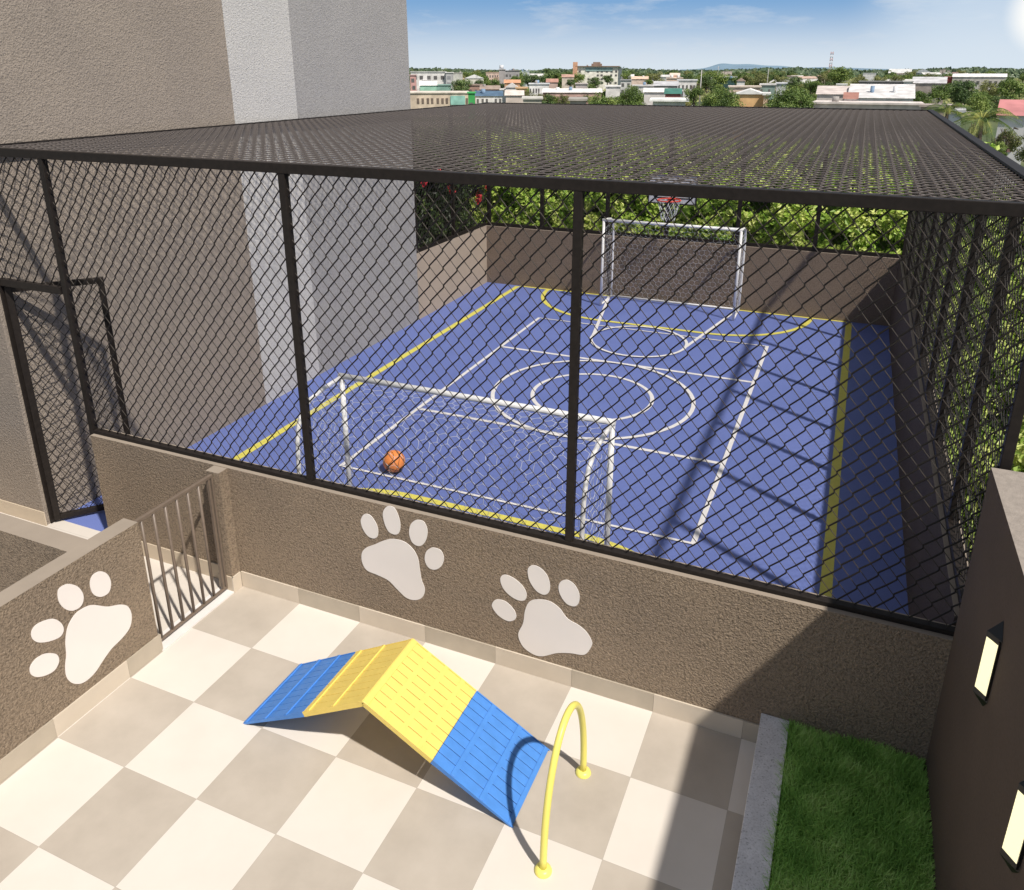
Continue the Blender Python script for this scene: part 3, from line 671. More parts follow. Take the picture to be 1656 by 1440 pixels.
for side in (-1, 1):
    for nm, s0, s1, mt in (('yellow_deck', 0.012, 0.475 if side < 0 else 0.47, 'yellow_p'), ('blue_deck', 0.477 if side < 0 else 0.472, 0.985, 'blue_p')):
        mb = MB(); nb = 9; W = ry1 - ry0
        for k in range(nb):
            mb_y0 = ry0 + W * k / nb + 0.0024; mb_y1 = ry0 + W * (k + 1) / nb - 0.0024
            deck_box(mb, side, s0, s1, mb_y0, mb_y1, -0.024 + 0.0005 * (k % 2), -0.002 + U(-0.0006, 0.0006))
        mb.build(nm, M[mt], t, bevel=0.001)
        for y in (ry0, ry1):
            mb = MB(); y_0, y_1 = (y - 0.008, y + 0.0012) if y == ry0 else (y - 0.0012, y + 0.008)
            deck_box(mb, side, s0, s1 + (0.008 if s1 > 0.9 else 0), y_0, y_1, -0.034, 0.0015); mb.build('side_trim', M[mt], t)
    if side < 0: sl = [(0.235, 'yellow_p', .008), (0.43, 'yellow_p', .008), (0.62, 'blue_p', .008), (0.80, 'blue_p', .008), (0.972, 'blue_p', .008)]
    else: sl = [(0.13, 'yellow_p', .0006), (0.255, 'yellow_p', .0006), (0.375, 'yellow_p', .0006), (0.60, 'blue_p', .006), (0.785, 'blue_p', .006), (0.972, 'blue_p', .003)]
    for s, mt, hh in sl:
        mb = MB(); hwid = 0.011 if side < 0 else 0.014
        deck_box(mb, side, s - hwid, s + hwid, ry0 - 0.004, ry1 + 0.004, -0.0015, hh); mb.build('slat', M[mt], t, bevel=0.0015)
    mb = MB(); deck_box(mb, side, 0.30 if side < 0 else 0.10, 0.86, -0.66, -0.63, -0.075, -0.036); mb.build('support_beam', M['blue_p'], t)
    mb = MB(); deck_box(mb, side, 0.0, 0.035, ry0 - 0.009, ry1 + 0.009, -0.02, 0.0045); mb.build('ridge_board', M['yellow_p'], t, bevel=0.003)

# ------------------------------------------------------------------ jump arch
t = thing('jump_arch', (2.715, -1.04, 0), 'thin pale yellow tube arch standing on the tiles beside the ramp', 'arch')
pth = []
for k in range(41):
    a = pi * k / 40; pth.append((2.715, -1.039 - 0.354 * cos(a), 0.012 + 0.775 * (sin(a) ** 0.9)))
MB().tube(pth, 0.0205, 16).build('tube', M['yellow_t'], t)
for y in (-1.393, -0.685):
    mb = MB(); prof = [(0.0, 0.030), (0.030, 0.028), (0.044, 0.018), (0.050, 0.004), (0.050, 0.001)]
    for i, (rr, zz) in enumerate(prof):
        for k in range(20): mb.v.append((2.715 + rr * cos(2 * pi * k / 20), y + rr * sin(2 * pi * k / 20), zz))
    for i in range(len(prof) - 1):
        for k in range(20): mb.face((i * 20 + k, (i + 1) * 20 + k, (i + 1) * 20 + (k + 1) % 20, i * 20 + (k + 1) % 20), True)
    mb.build('foot_flange', M['yellow_t'], t)

# ------------------------------------------------------------------ hedges and shrubs
def leaf(mb, c, size, nrm=None, asp=0.42):
    a = U(0, 2 * pi); z = U(-1, 1) if nrm is None else 0
    if nrm is None:
        q = sqrt(1 - z * z); d = (q * cos(a), q * sin(a), z)
    else:
        d = [U(-1, 1) for _ in range(3)]
    # random perpendicular frame, optionally biased to a facing direction
    if nrm is not None:
        nn = [nrm[k] + U(-0.8, 0.8) for k in range(3)]; L = sqrt(sum(x * x for x in nn)) or 1; nn = [x / L for x in nn]
        dd = sum(d[k] * nn[k] for k in range(3)); d = [d[k] - dd * nn[k] for k in range(3)]; L = sqrt(sum(x * x for x in d)) or 1; d = [x / L for x in d]
        s = (nn[1] * d[2] - nn[2] * d[1], nn[2] * d[0] - nn[0] * d[2], nn[0] * d[1] - nn[1] * d[0])
    else:
        r_ = (U(-1, 1), U(-1, 1), U(-1, 1)); dd = sum(r_[k] * d[k] for k in range(3)); s = [r_[k] - dd * d[k] for k in range(3)]; L = sqrt(sum(x * x for x in s)) or 1; s = [x / L for x in s]
        nn = (d[1] * s[2] - d[2] * s[1], d[2] * s[0] - d[0] * s[2], d[0] * s[1] - d[1] * s[0])
    b = len(mb.v); h = size; w = size * asp; f = size * 0.12
    mb.v += [tuple(c[k] - d[k] * h / 2 for k in range(3)), tuple(c[k] + s[k] * w / 2 + nn[k] * f for k in range(3)), tuple(c[k] + d[k] * h / 2 for k in range(3)), tuple(c[k] - s[k] * w / 2 + nn[k] * f for k in range(3)), tuple(c[k] for k in range(3))]
    mb.face((b, b + 1, b + 2)); mb.face((b, b + 2, b + 3))
def hedge(name, label, cat, x0, x1, y0, y1, z0, z1, n, size, mat, core=0.25, face=None, group=None):
    t = thing(name, ((x0 + x1) / 2, (y0 + y1) / 2, z0), label, cat, group)
    mb = MB(); clumps = []
    for _ in range(int(n / 55)):
        if face == 'y': c = (U(x0, x1), y0 + abs(random.gauss(0, 0.18)) * (y1 - y0), U(z0, z1))
        elif face == 'x': c = (x0 + abs(random.gauss(0, 0.18)) * (x1 - x0), U(y0, y1), U(z0, z1))
        elif face == '-x': c = (x1 - abs(random.gauss(0, 0.18)) * (x1 - x0), U(y0, y1), U(z0, z1))
        else: c = (U(x0, x1), U(y0, y1), U(z0, z1))
        clumps.append(c)
    for _ in range(int(n / 260)): clumps.append((U(x0, x1), U(y0, y1), z1 + U(-0.1, 0.25)))
    per = n // len(clumps)
    for c in clumps:
        R0 = U(0.12, 0.26); sz = size * U(0.7, 1.25)
        for _ in range(per):
            v = [random.gauss(0, 1) for _ in range(3)]; L = sqrt(sum(q * q for q in v)) or 1; v = [q / L for q in v]
            rr = R0 * U(0.5, 1.05); p = tuple(c[k] + v[k] * rr for k in range(3))
            leaf(mb, p, sz * U(0.7, 1.3), (v[0] * 0.6 + 0.35, v[1] * 0.6 - 0.35, v[2] * 0.6 + 0.55) if R() < 0.85 else None)
    mb.build('foliage', mat, t)
    mb = MB(); mx_, my_ = (x1 - x0) * core, (y1 - y0) * core  # solid twig core, there to make the inside of the foliage dark
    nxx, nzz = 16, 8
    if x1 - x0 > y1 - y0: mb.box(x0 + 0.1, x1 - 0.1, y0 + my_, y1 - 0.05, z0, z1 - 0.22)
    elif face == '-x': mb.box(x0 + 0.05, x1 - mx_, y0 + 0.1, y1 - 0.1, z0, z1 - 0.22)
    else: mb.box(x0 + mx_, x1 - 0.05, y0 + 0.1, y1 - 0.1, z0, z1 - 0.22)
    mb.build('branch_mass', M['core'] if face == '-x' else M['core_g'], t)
    return t
def bank(label, lo, hi, alng, length, n, size, mat, top=0.0):
    """clipped hedge with a leaning leafy face: lo / hi = lower and upper edge start, alng = direction"""
    t = thing('hedge', (lo[0] + alng[0] * length / 2, lo[1] + alng[1] * length / 2, lo[2]), label, 'hedge')
    up = [hi[k] - lo[k] for k in range(3)]; L = sqrt(sum(q * q for q in up)); un = [q / L for q in up]
    nr = (alng[1] * un[2] - alng[2] * un[1], alng[2] * un[0] - alng[0] * un[2], alng[0] * un[1] - alng[1] * un[0])
    if nr[2] < 0: nr = tuple(-q for q in nr)
    mb = MB(); N = n // 60
    for i in range(N):
        f = R() * 1.02; q = U(0, length); b_ = 0.16 * sin(q * 2.3 + 1.7 * sin(f * 5)) + U(-0.12, 0.10)
        c = [lo[k] + up[k] * f + alng[k] * q + nr[k] * b_ for k in range(3)]
        if i % 5 == 0 and top: c = [hi[k] + alng[k] * q for k in range(3)]; e = U(0, top); c[0] += (hi[0] - lo[0]) / (abs(hi[0] - lo[0]) + abs(hi[1] - lo[1])) * e; c[1] += (hi[1] - lo[1]) / (abs(hi[0] - lo[0]) + abs(hi[1] - lo[1])) * e; c[2] += U(-0.1, 0.12)
        R0 = U(0.13, 0.24); sz = size * U(0.75, 1.25)
        for _ in range(60):
            v = [random.gauss(0, 1) for _ in range(3)]; l_ = sqrt(sum(w_ * w_ for w_ in v)) or 1; v = [w_ / l_ for w_ in v]
            p = tuple(c[k] + v[k] * R0 * U(0.4, 1.05) for k in range(3))
            leaf(mb, p, sz * U(0.7, 1.3), (v[0] * 0.5 + nr[0] * 0.5 + 0.2, v[1] * 0.5 + nr[1] * 0.5 - 0.15, v[2] * 0.5 + nr[2] * 0.5 + 0.35) if R() < 0.85 else None, 0.5)
    mb.build('foliage', mat, t)
    mb = MB(); d = 0.22  # twig core behind the leaves, coloured for the shade within
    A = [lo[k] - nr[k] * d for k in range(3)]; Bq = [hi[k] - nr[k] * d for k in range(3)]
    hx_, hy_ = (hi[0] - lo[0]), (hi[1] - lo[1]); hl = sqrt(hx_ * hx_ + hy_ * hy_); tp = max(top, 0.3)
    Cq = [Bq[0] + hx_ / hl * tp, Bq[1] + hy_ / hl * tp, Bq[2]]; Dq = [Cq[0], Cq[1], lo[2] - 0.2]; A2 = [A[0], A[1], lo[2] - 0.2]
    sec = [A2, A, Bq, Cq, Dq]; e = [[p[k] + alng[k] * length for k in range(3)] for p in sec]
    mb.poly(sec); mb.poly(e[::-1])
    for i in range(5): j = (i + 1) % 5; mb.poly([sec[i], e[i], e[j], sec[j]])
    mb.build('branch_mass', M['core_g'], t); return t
bank('bright yellow-green leafy hedge rising behind the far court fence', (-4.6, 10.84, -0.1), (-4.6, 11.6, 2.72), (1, 0, 0), 10.5, 68000, 0.12, M['hedge'], 0.2)
side_hedge = bank('dappled green hedge banked up behind the right side fence', (5.02, -1.5, -0.1), (8.6, -1.5, 2.35), (0, 1, 0), 12.0, 80000, 0.10, M['hedge2'], 0.8)
bank('farther low green hedge past the right rear corner of the court', (5.95, 12.8, -0.1), (9.2, 12.8, 1.7), (0, 1, 0), 8.5, 28000, 0.14, M['hedge2'], 0.8)
ts = hedge('flowering_shrub', 'dark leafy shrub with red flowers behind the tan side wall', 'shrub', -5.3, -3.4, 7.45, 10.7, -0.1, 2.75, 15000, 0.12, M['darkleaf'], face='-x')
for (fx_, fy_, fz_) in ((-3.25, 9.01, 2.15), (-3.25, 9.1, 2.04), (-3.25, 10.24, 1.82), (-3.25, 10.22, 1.74), (-3.22, 10.62, 1.95), (-3.25, 7.99, 2.37), (-3.3, 8.6, 2.5)):
    mb = MB()
    for k in range(6):
        a = 2 * pi * k / 6; d = (cos(a) * 0.05 + 0.05, sin(a) * 0.10, cos(a + 1) * 0.10)
        p = (fx_, fy_, fz_); q = tuple(p[i] + d[i] for i in range(3))
        mb.poly([p, (q[0], q[1] + 0.05 * cos(a + 1), q[2] - 0.05 * sin(a)), (q[0] + 0.02, q[1], q[2]), (q[0], q[1] - 0.05 * cos(a + 1), q[2] + 0.05 * sin(a))])
    mb.build('flower', M['petal'], ts)

hd = side_hedge
for fx_, fy_, fz_ in ((6.3, 2.9, 1.0), (6.4, 3.1, 1.08), (6.35, 3.35, 1.02), (6.2, 2.6, 0.95), (6.6, 7.9, 1.22)):
    mb = MB()
    for k in range(16):
        c = (fx_ + U(-.04, .03), fy_ + U(-.09, .09), fz_ + U(-.08, .08)); leaf(mb, c, 0.055, (-0.6, -0.6, 0.5), 0.6)
    mb.build('blossom', M['paw'], hd)

# ------------------------------------------------------------------ town trees
def crown_mesh(name, seed, mat, n_cl=26, per=150, flat=0.7, leafs=0.085):
    """unit-radius crown made of leaf clumps, leaving gaps"""
    rnd = random.Random(seed); st = random.getstate(); random.seed(seed)
    mb = MB()
    for _ in range(n_cl):
        v = [rnd.gauss(0, 1) for _ in range(3)]; L = sqrt(sum(q * q for q in v)); rr = rnd.uniform(0.35, 0.80)
        c = (v[0] / L * rr, v[1] / L * rr, v[2] / L * rr * flat); R0 = rnd.uniform(0.20, 0.36)
        for _ in range(per):
            w = [rnd.gauss(0, 1) for _ in range(3)]; L2 = sqrt(sum(q * q for q in w)); w = [q / L2 for q in w]
            q = R0 * rnd.uniform(0.55, 1.05); p = (c[0] + w[0] * q, c[1] + w[1] * q, c[2] + w[2] * q * 0.75)
            leaf(mb, p, leafs * rnd.uniform(0.7, 1.4), (w[0], w[1], w[2] + 0.35), 0.6)
    random.setstate(st)
    me = bpy.data.meshes.new(name); me.from_pydata(mb.v, [], mb.f); me.materials.append(mat); return me
def trunk_mesh(seed):
    rnd = random.Random(seed); mb = MB()
    mb.tube([(0, 0, -1.6), (0.02, 0.01, -0.9), (0.0, 0.0, -0.3), (0.02, 0, 0.1)], [0.085, 0.065, 0.05, 0.035], 8)
    for k in range(5):
        a = k * 1.3 + rnd.random(); mb.tube([(0, 0, -0.45 + 0.1 * k), (cos(a) * 0.25, sin(a) * 0.25, -0.1 + 0.08 * k), (cos(a) * 0.5, sin(a) * 0.5, 0.2)], [0.03, 0.022, 0.01], 6)
    me = bpy.data.meshes.new('trunk'); me.from_pydata(mb.v, [], mb.f); me.materials.append(M['bark']); return me
CR = {'a': [crown_mesh('crown', 10 + k, M['crown_a']) for k in range(4)], 'b': [crown_mesh('crown', 30 + k, M['crown_b']) for k in range(3)],
      'c': [crown_mesh('crown', 50 + k, M['crown_c'], 22, 130) for k in range(3)], 'n': [crown_mesh('crown', 70 + k, M['crown_a'], 46, 260, 0.75, 0.06) for k in range(3)]}
TM = [trunk_mesh(k) for k in range(3)]
def tree(u0, u1, vtop, D, kind, label, group=None, flat=1.0, cat='tree', name='tree'):
    p0 = spot(u0, vtop, D); p1 = spot(u1, vtop, D); w = sqrt((p0[0] - p1[0]) ** 2 + (p0[1] - p1[1]) ** 2) / 2 / 0.98
    pc = spot((u0 + u1) / 2, vtop, D); gz = terrain_z(pc[0], pc[1])
    sz = min(max((pc[2] - gz - 0.6) / 1.5, 0.6 * w), 1.25 * w * flat); zc = pc[2] - sz * 0.74; w *= 1.08
    t = thing(name, (pc[0], pc[1], gz), label, cat, group)
    mesh = random.choice(CR[kind]); c = bpy.data.objects.new('crown', mesh); C.objects.link(c); c.parent = t
    c.location = (0, 0, zc - gz); c.scale = (w, w, sz); c.rotation_euler = (0, 0, U(0, 6.28))
    k = bpy.data.objects.new('trunk', random.choice(TM)); C.objects.link(k); k.parent = t
    k.location = (0, 0, zc - gz); k.scale = (w, w, max(0.3, (zc - gz) / 1.6)); return t
TR = [
 (728, 764, 124, 300, 'b', 'dark green tree beside the white block at the left of the town'),
 (764, 786, 128, 330, 'b', 'rounded dark tree in front of the low white gabled house at left'),
 (782, 808, 125, 340, 'a', 'green tree left of the grey concrete tower'),
 (806, 817, 134, 290, 'b', 'small dark round tree below the grey concrete tower'),
 (820, 850, 121, 420, 'a', 'green tree right of the grey concrete tower'),
 (845, 880, 117, 480, 'b', 'broad dark tree between grey tower and hotel, nearer the tower'),
 (878, 893, 109, 520, 'b', 'round tree top rising above the skyline left of the hotel'),
 (890, 912, 117, 470, 'a', 'green tree just left of the hotel orange column, farther out'),
 (905, 930, 113, 520, 'b', 'dark tree on the skyline touching the hotel left side'),
 (838, 866, 143, 210, 'c', 'olive scrubby tree above the mesh roof near its left half'),
 (864, 884, 150, 180, 'c', 'small olive shrub-like tree before the long pink shed'),
 (914, 932, 127, 330, 'b', 'dark round tree at the foot of the hotel orange column'),
 (948, 976, 123, 330, 'b', 'dark tree covering the middle of the hotel facade'),
 (972, 993, 120, 340, 'b', 'dark tree covering the right of the hotel facade'),
 (948, 966, 134, 270, 'a', 'small bright tree before the hotel base'),
 (953, 1004, 145, 130, 'a', 'large bright leafy tree just beyond the mesh roof, left half of the pair'),
 (994, 1046, 138, 135, 'n', 'large bright leafy tree just beyond the mesh roof, right half of the pair'),
 (900, 922, 152, 170, 'c', 'olive tree in front of the long pink shed wall'),
 (940, 956, 153, 165, 'c', 'small olive tree at the right end of the pink shed wall'),
 (1003, 1024, 116, 480, 'a', 'green tree on the skyline right of the hotel'),
 (1020, 1052, 114, 520, 'b', 'broad reddish green tree on the skyline right of the hotel'),
 (1044, 1080, 115, 450, 'c', 'olive brown tree left of the stepped peach house'),
 (1040, 1056, 127, 340, 'a', 'small vivid green tree beside the low peach house'),
 (1108, 1140, 136, 120, 'a', 'large green tree by the white flat roof'),
 (1134, 1206, 136, 105, 'n', 'large spreading tree left of the orange building'),
 (1240, 1324, 138, 115, 'n', 'large rounded tree right of the orange building'),
 (1100, 1130, 117, 480, 'b', 'dark tree on the skyline right of the stepped peach house'),
 (1128, 1160, 119, 430, 'b', 'dark green tree left of the dark teal shed'),
 (1190, 1222, 120, 430, 'c', 'reddish olive tree behind the peach wall'),
 (1215, 1250, 118, 470, 'c', 'olive tree under the faint hills'),
 (1245, 1275, 121, 420, 'c', 'brownish tree right of the grey teal house'),
 (1270, 1305, 122, 380, 'b', 'dark layered tree left of the tall domed tree'),
 (1296, 1330, 126, 330, 'a', 'green tree at the left foot of the tall domed tree'),
 (1336, 1386, 104, 350, 'a', 'tall domed tree rising above the skyline below the mast'),
 (1318, 1350, 117, 400, 'c', 'olive tree left of the tall domed tree trunk'),
 (1378, 1410, 120, 420, 'c', 'olive tree right of the tall domed tree'),
 (1330, 1350, 131, 260, 'b', 'low round dark tree before the small white house'),
 (1405, 1440, 121, 440, 'c', 'flat olive tree behind the dark concrete wall, left end'),
 (1436, 1470, 121, 450, 'c', 'flat olive tree behind the dark concrete wall, right end'),
 (1472, 1512, 145, 190, 'a', 'green tree at the right end of the big pale roof'),
 (1500, 1545, 133, 210, 'a', 'green tree left of the tall dark tree group at right'),
 (1530, 1592, 123, 215, 'b', 'tall dark tree group behind the palm'),
 (1580, 1625, 128, 260, 'c', 'olive tree right of the tall dark tree group'),
 (1612, 1668, 120, 260, 'a', 'tall green tree at the right edge of the town'),
 (1558, 1612, 147, 140, 'a', 'green tree with orange tinges right behind the palm'),
 (1600, 1650, 152, 150, 'b', 'dark tree above the pink roofed house'),
 (1560, 1600, 200, 70, 'c', 'low bushy tree below the palm fronds'),
 (1606, 1660, 205, 75, 'c', 'olive bushy tree in the lower right beside the mesh roof'),
 (1640, 1710, 215, 62, 'c', 'olive bushy tree cut by the right picture edge'),
 (1590, 1640, 225, 62, 'a', 'green bush hugging the mesh roof edge at right'),
 (1650, 1730, 255, 45, 'c', 'nearest olive bush at the right picture edge'),
]
for u0, u1, vt, D, kd, lb in TR: tree(u0, u1, vt, D, kd, lb, flat=(0.8 if D > 300 else 1.0))
def small_tree(D, ht, group, label):
    u = U(640, 1720); p = spot(u, 114, D); zt = terrain_z(p[0], p[1]) + ht; v = 114 + (CAM[2] - zt) * 1355 / D
    w = ht * U(0.8, 1.35) * 1355 / D / 2 * 1.15
    tree(u - w, u + w, v, D, random.choice('aabbc'), label, group, 0.8)
for k in range(140): small_tree(U(450, 1250), U(8, 13.5), 'far-off trees across the town', 'small far-off tree among the town roofs near the horizon')
for k in range(95): small_tree(U(190, 450), U(3.8, 6.8), 'low trees between the nearer houses', 'low tree between the nearer town houses beyond the mesh')

# distant woods: countless, one ribbon of leaf clumps per belt
mb = MB(); rnd = random.Random(4)
for _ in range(26000):
    u = rnd.uniform(500, 1800); D = rnd.uniform(1300, 3400) ; h = rnd.uniform(-8, -8 + 11.0 + 3 * sin(u * 0.021) + 2.5 * sin(u * 0.13 + D * .002))
    p = spot(u, 114, D); leaf(mb, (p[0], p[1], h), rnd.uniform(5, 11) * (D / 1800), (sin(-YAW) * -0.3, -1, 0.6), 0.7)
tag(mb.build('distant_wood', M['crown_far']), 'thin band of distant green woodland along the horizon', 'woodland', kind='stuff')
mb = MB(); rnd = random.Random(9)
for _ in range(620):
    u = rnd.uniform(600, 1760); D = 10 ** rnd.uniform(2.5, 3.12); p = spot(u, 114, D); R0 = rnd.uniform(3, 8); gz = terrain_z(p[0], p[1]); hh = rnd.uniform(1.2, 3.6)
    for _ in range(60):
        q = (p[0] + rnd.gauss(0, R0), p[1] + rnd.gauss(0, R0), gz + hh * rnd.random() ** 0.6); leaf(mb, q, rnd.uniform(0.8, 1.7) * (D / 500) ** 0.5, (0.2, -0.6, 0.9), 0.7)
tag(mb.build('scrub', M['crown_c']), 'low olive scrub and bushes filling the gaps between the town houses', 'scrub', kind='stuff')
# hills
mb = MB(); cols = 90
for i in range(cols + 1):
    u = 1100 + 560 * i / cols; q = i / cols
    h = 55 * math.exp(-((u - 1185) / 42) ** 2) + 28 * math.exp(-((u - 1245) / 30) ** 2) + 34 * math.exp(-((u - 1165) / 14) ** 2) * 0.4 + 22 * math.exp(-((u - 1330) / 90) ** 2) + 6 * sin(u * 0.11) * math.exp(-((u - 1220) / 80) ** 2) + 6
    for D, hh in ((7600, -8), (8300, h * 0.55), (9000, h), (10500, -8)):
        p = spot(u, 114, D); mb.v.append((p[0], p[1], hh if hh < 0 else hh + 4))
for i in range(cols):
    for j in range(3): a = i * 4 + j; mb.face((a, a + 4, a + 5, a + 1), True)
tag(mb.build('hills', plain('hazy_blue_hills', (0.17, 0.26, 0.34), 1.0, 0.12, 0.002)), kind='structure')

# ------------------------------------------------------------------ town buildings
WH = (0.66, 0.63, 0.60); CRM = (0.62, 0.52, 0.40); PCH = (0.68, 0.47, 0.33); ORG_ = (0.72, 0.36, 0.12); GRY = (0.42, 0.41, 0.41); BRN = (0.32, 0.20, 0.14); DK = (0.13, 0.12, 0.115)
brnd = random.Random(21)
def building(u0, u1, vt, D, depth, wall, roof, label, rtype='flat', rot=0.0, win=None, name='building', roofh=0.0, wcol=DK, over=0.3):
    """box house whose camera-side face spans bearings u0..u1; win = (rows, cols, z-fraction low, high)"""
    pa, pb = spot(u0, vt, D), spot(u1, vt, D); w = sqrt((pa[0] - pb[0]) ** 2 + (pa[1] - pb[1]) ** 2)
    cx, cy = (pa[0] + pb[0]) / 2, (pa[1] + pb[1]) / 2; zt = (pa[2] + pb[2]) / 2; zg = terrain_z(cx, cy)
    fx, fy = (pb[0] - pa[0]) / w, (pb[1] - pa[1]) / w
    fx, fy = fx * cos(rot) - fy * sin(rot), fx * sin(rot) + fy * cos(rot)
    nx_, ny_ = -fy, fx                                   # away from the viewer
    t = thing(name, (cx, cy, zg), label, 'building')
    def P(a, b_, z): return (cx + fx * a + nx_ * b_, cy + fy * a + ny_ * b_, z)
    def bx(mb, a0, a1, b0, b1, z0, z1):
        c = P((a0 + a1) / 2, (b0 + b1) / 2, (z0 + z1) / 2); mb.obox(c, (fx * (a1 - a0) / 2, fy * (a1 - a0) / 2, 0), (nx_ * (b1 - b0) / 2, ny_ * (b1 - b0) / 2, 0), (0, 0, (z1 - z0) / 2))
    mb = MB(); bx(mb, -w / 2, w / 2, 0, depth, zg - 0.3, zt - 0.35); mb.build('wall', bmat(wall), t)
    mb = MB(); o = over
    if rtype == 'flat':
        bx(mb, -w / 2 - o, w / 2 + o, -o, depth + o, zt - 0.35, zt)
    elif rtype == 'gable':                               # ridge parallel to the facade
        h = roofh; q = [P(-w / 2 - o, -o, zt - 0.35), P(w / 2 + o, -o, zt - 0.35), P(w / 2 + o, depth + o, zt - 0.35), P(-w / 2 - o, depth + o, zt - 0.35), P(-w / 2 - o, depth / 2, zt + h), P(w / 2 + o, depth / 2, zt + h)]
        b = len(mb.v); mb.v += q
        for f in ((0, 1, 5, 4), (2, 3, 4, 5), (0, 4, 3), (1, 2, 5), (3, 2, 1, 0)): mb.face(tuple(b + k for k in f))
    elif rtype == 'front':                               # gable towards the viewer
        h = roofh; q = [P(-w / 2 - o, -o, zt - 0.35), P(w / 2 + o, -o, zt - 0.35), P(w / 2 + o, depth + o, zt - 0.35), P(-w / 2 - o, depth + o, zt - 0.35), P(0, -o, zt + h), P(0, depth + o, zt + h)]
        b = len(mb.v); mb.v += q
        for f in ((0, 4, 5, 3), (1, 2, 5, 4), (0, 1, 4), (2, 3, 5), (3, 2, 1, 0)): mb.face(tuple(b + k for k in f))
    mb.build('roof', bmat(roof, 0.7), t)
    if D < 700 and w > 6:
        for _ in range(brnd.choice((0, 0, 1, 1, 2))):
            a = brnd.uniform(-w * 0.42, w * 0.42); b_ = brnd.uniform(1, max(1.5, depth * 0.5)); c = P(a, b_, 0)
            MB().tube([(c[0], c[1], zt - 0.2), (c[0], c[1], zt + max(0.2, roofh * 0.6) + brnd.uniform(0.5, 1.0))], brnd.uniform(0.4, 0.75), 10).build('roof_tank', bmat(brnd.choice(((0.15, 0.25, 0.38), (0.6, 0.6, 0.6), (0.30, 0.27, 0.25)))), t)
        if brnd.random() < 0.55:
            a = brnd.uniform(-w * 0.38, w * 0.38); ww = brnd.uniform(0.10, 0.2) * w; hh_ = (zt - zg) * brnd.uniform(0.3, 0.75); c0 = wall if brnd.random() < 0.5 else tuple(q * 0.7 for q in roof)
            mb = MB(); bx(mb, a - ww, a + ww, -brnd.uniform(1.2, 3), -0.02, zg, zg + hh_); mb.build('lean_to', bmat(c0), t)
    if win:
        rws, cls, z0, z1 = win; hh = zt - 0.35 - zg
        for r_ in range(rws):
            for c_ in range(cls):
                if brnd.random() < 0.15: continue
                a = -w / 2 + w * (c_ + 0.5 + brnd.uniform(-0.12, 0.12)) / cls; z = zg + hh * (z0 + (z1 - z0) * ((r_ + 0.5) / rws)); ww = min(w / cls * 0.24, 0.9); wh = min(hh * (z1 - z0) / rws * 0.26, 0.8)
                mb = MB(); bx(mb, a - ww, a + ww, -0.08, 0.3, z - wh, z + wh); mb.build('window', bmat(wcol, 0.3), t)
    t['_P'] = 0; del t['_P']
    return t, P, bx, w, zt, zg
def B(*a, **k): return building(*a, **k)
B(664, 721, 116, 380, 16, WH, (0.5, 0.49, 0.48), 'long white block with a few dark windows at the left end of the town', win=(2, 5, 0.35, 0.95))
B(721, 733, 117, 378, 14, GRY, (0.6, 0.58, 0.56), 'narrow grey wing joined to the right end of the long white block', win=(3, 1, 0.2, 0.95), wcol=(0.25, 0.25, 0.26))
B(663, 673, 121, 350, 8, (0.55, 0.27, 0.24), (0.5, 0.3, 0.28), 'pink building with dark balconies beside the tower edge', win=(3, 1, 0.1, 0.95))
B(679, 706, 137, 320, 12, (0.25, 0.50, 0.36), (0.72, 0.70, 0.66), 'green walled shed with pale roof below the white block', rtype='gable', roofh=1.2)
B(706, 729, 137, 325, 10, (0.17, 0.33, 0.27), (0.22, 0.36, 0.31), 'darker green shed right of the pale roofed green one', win=(1, 5, 0.3, 0.8))
t, P, bx, w, zt, zg = B(655, 758, 149, 230, 12, (0.58, 0.45, 0.32), (0.66, 0.58, 0.48), 'long weathered cream building with stained walls nearest the tower', win=(2, 13, 0.0, 0.9), wcol=(0.17, 0.12, 0.09))
mb = MB(); bx(mb, w * 0.21, w * 0.44, -0.3, -0.05, zt - 3.4, zt - 1.0); mb.build('teal_hoarding', bmat((0.22, 0.5, 0.42)), t)
B(757, 768, 149, 222, 3, (0.02, 0.36, 0.07), (0.03, 0.45, 0.10), 'vivid green boxy kiosk tower at the end of the weathered building', win=(2, 1, 0.1, 0.7))
B(769, 812, 153.5, 238, 9, WH, (0.06, 0.13, 0.22), 'low white building with dark blue roof above the mesh', rtype='gable', roofh=1.0, win=(1, 6, 0.55, 0.95))
B(757, 781, 137, 300, 10, (0.36, 0.2, 0.15), (0.30, 0.2, 0.15), 'small brick red house left of the brick row', win=(1, 3, 0.5, 0.9))
B(777, 808, 143, 265, 8, (0.45, 0.27, 0.18), (0.30, 0.22, 0.17), 'brick and tan house row above the blue roof', rtype='gable', roofh=0.8, win=(1, 6, 0.5, 0.9))
B(809, 818, 144, 262, 6, WH, WH, 'tiny white end house beside the brick row')
B(752, 782, 126, 450, 14, (0.60, 0.56, 0.46), (0.72, 0.70, 0.68), 'low white gabled hall behind dark trees at left', rtype='front', roofh=1.6)
B(786, 807, 117, 620, 12, (0.60, 0.42, 0.33), (0.55, 0.36, 0.26), 'pinkish block on the skyline left of the grey tower', rtype='flat', win=(2, 5, 0.3, 0.9))
B(733, 748, 118, 600, 12, (0.45, 0.45, 0.40), (0.6, 0.58, 0.52), 'pale low block on the skyline right of the white block')
t, P, bx, w, zt, zg = B(807, 817, 112, 440, 6, (0.36, 0.32, 0.31), (0.45, 0.42, 0.40), 'narrow windowless grey concrete tower')
B(817, 840, 114, 452, 12, (0.33, 0.31, 0.31), (0.26, 0.24, 0.24), 'dark glazed grey block attached to the concrete tower', win=(2, 4, 0.5, 0.9))
mb = MB(); p = spot(811, 111, 443); q = spot(811, 105.5, 443)
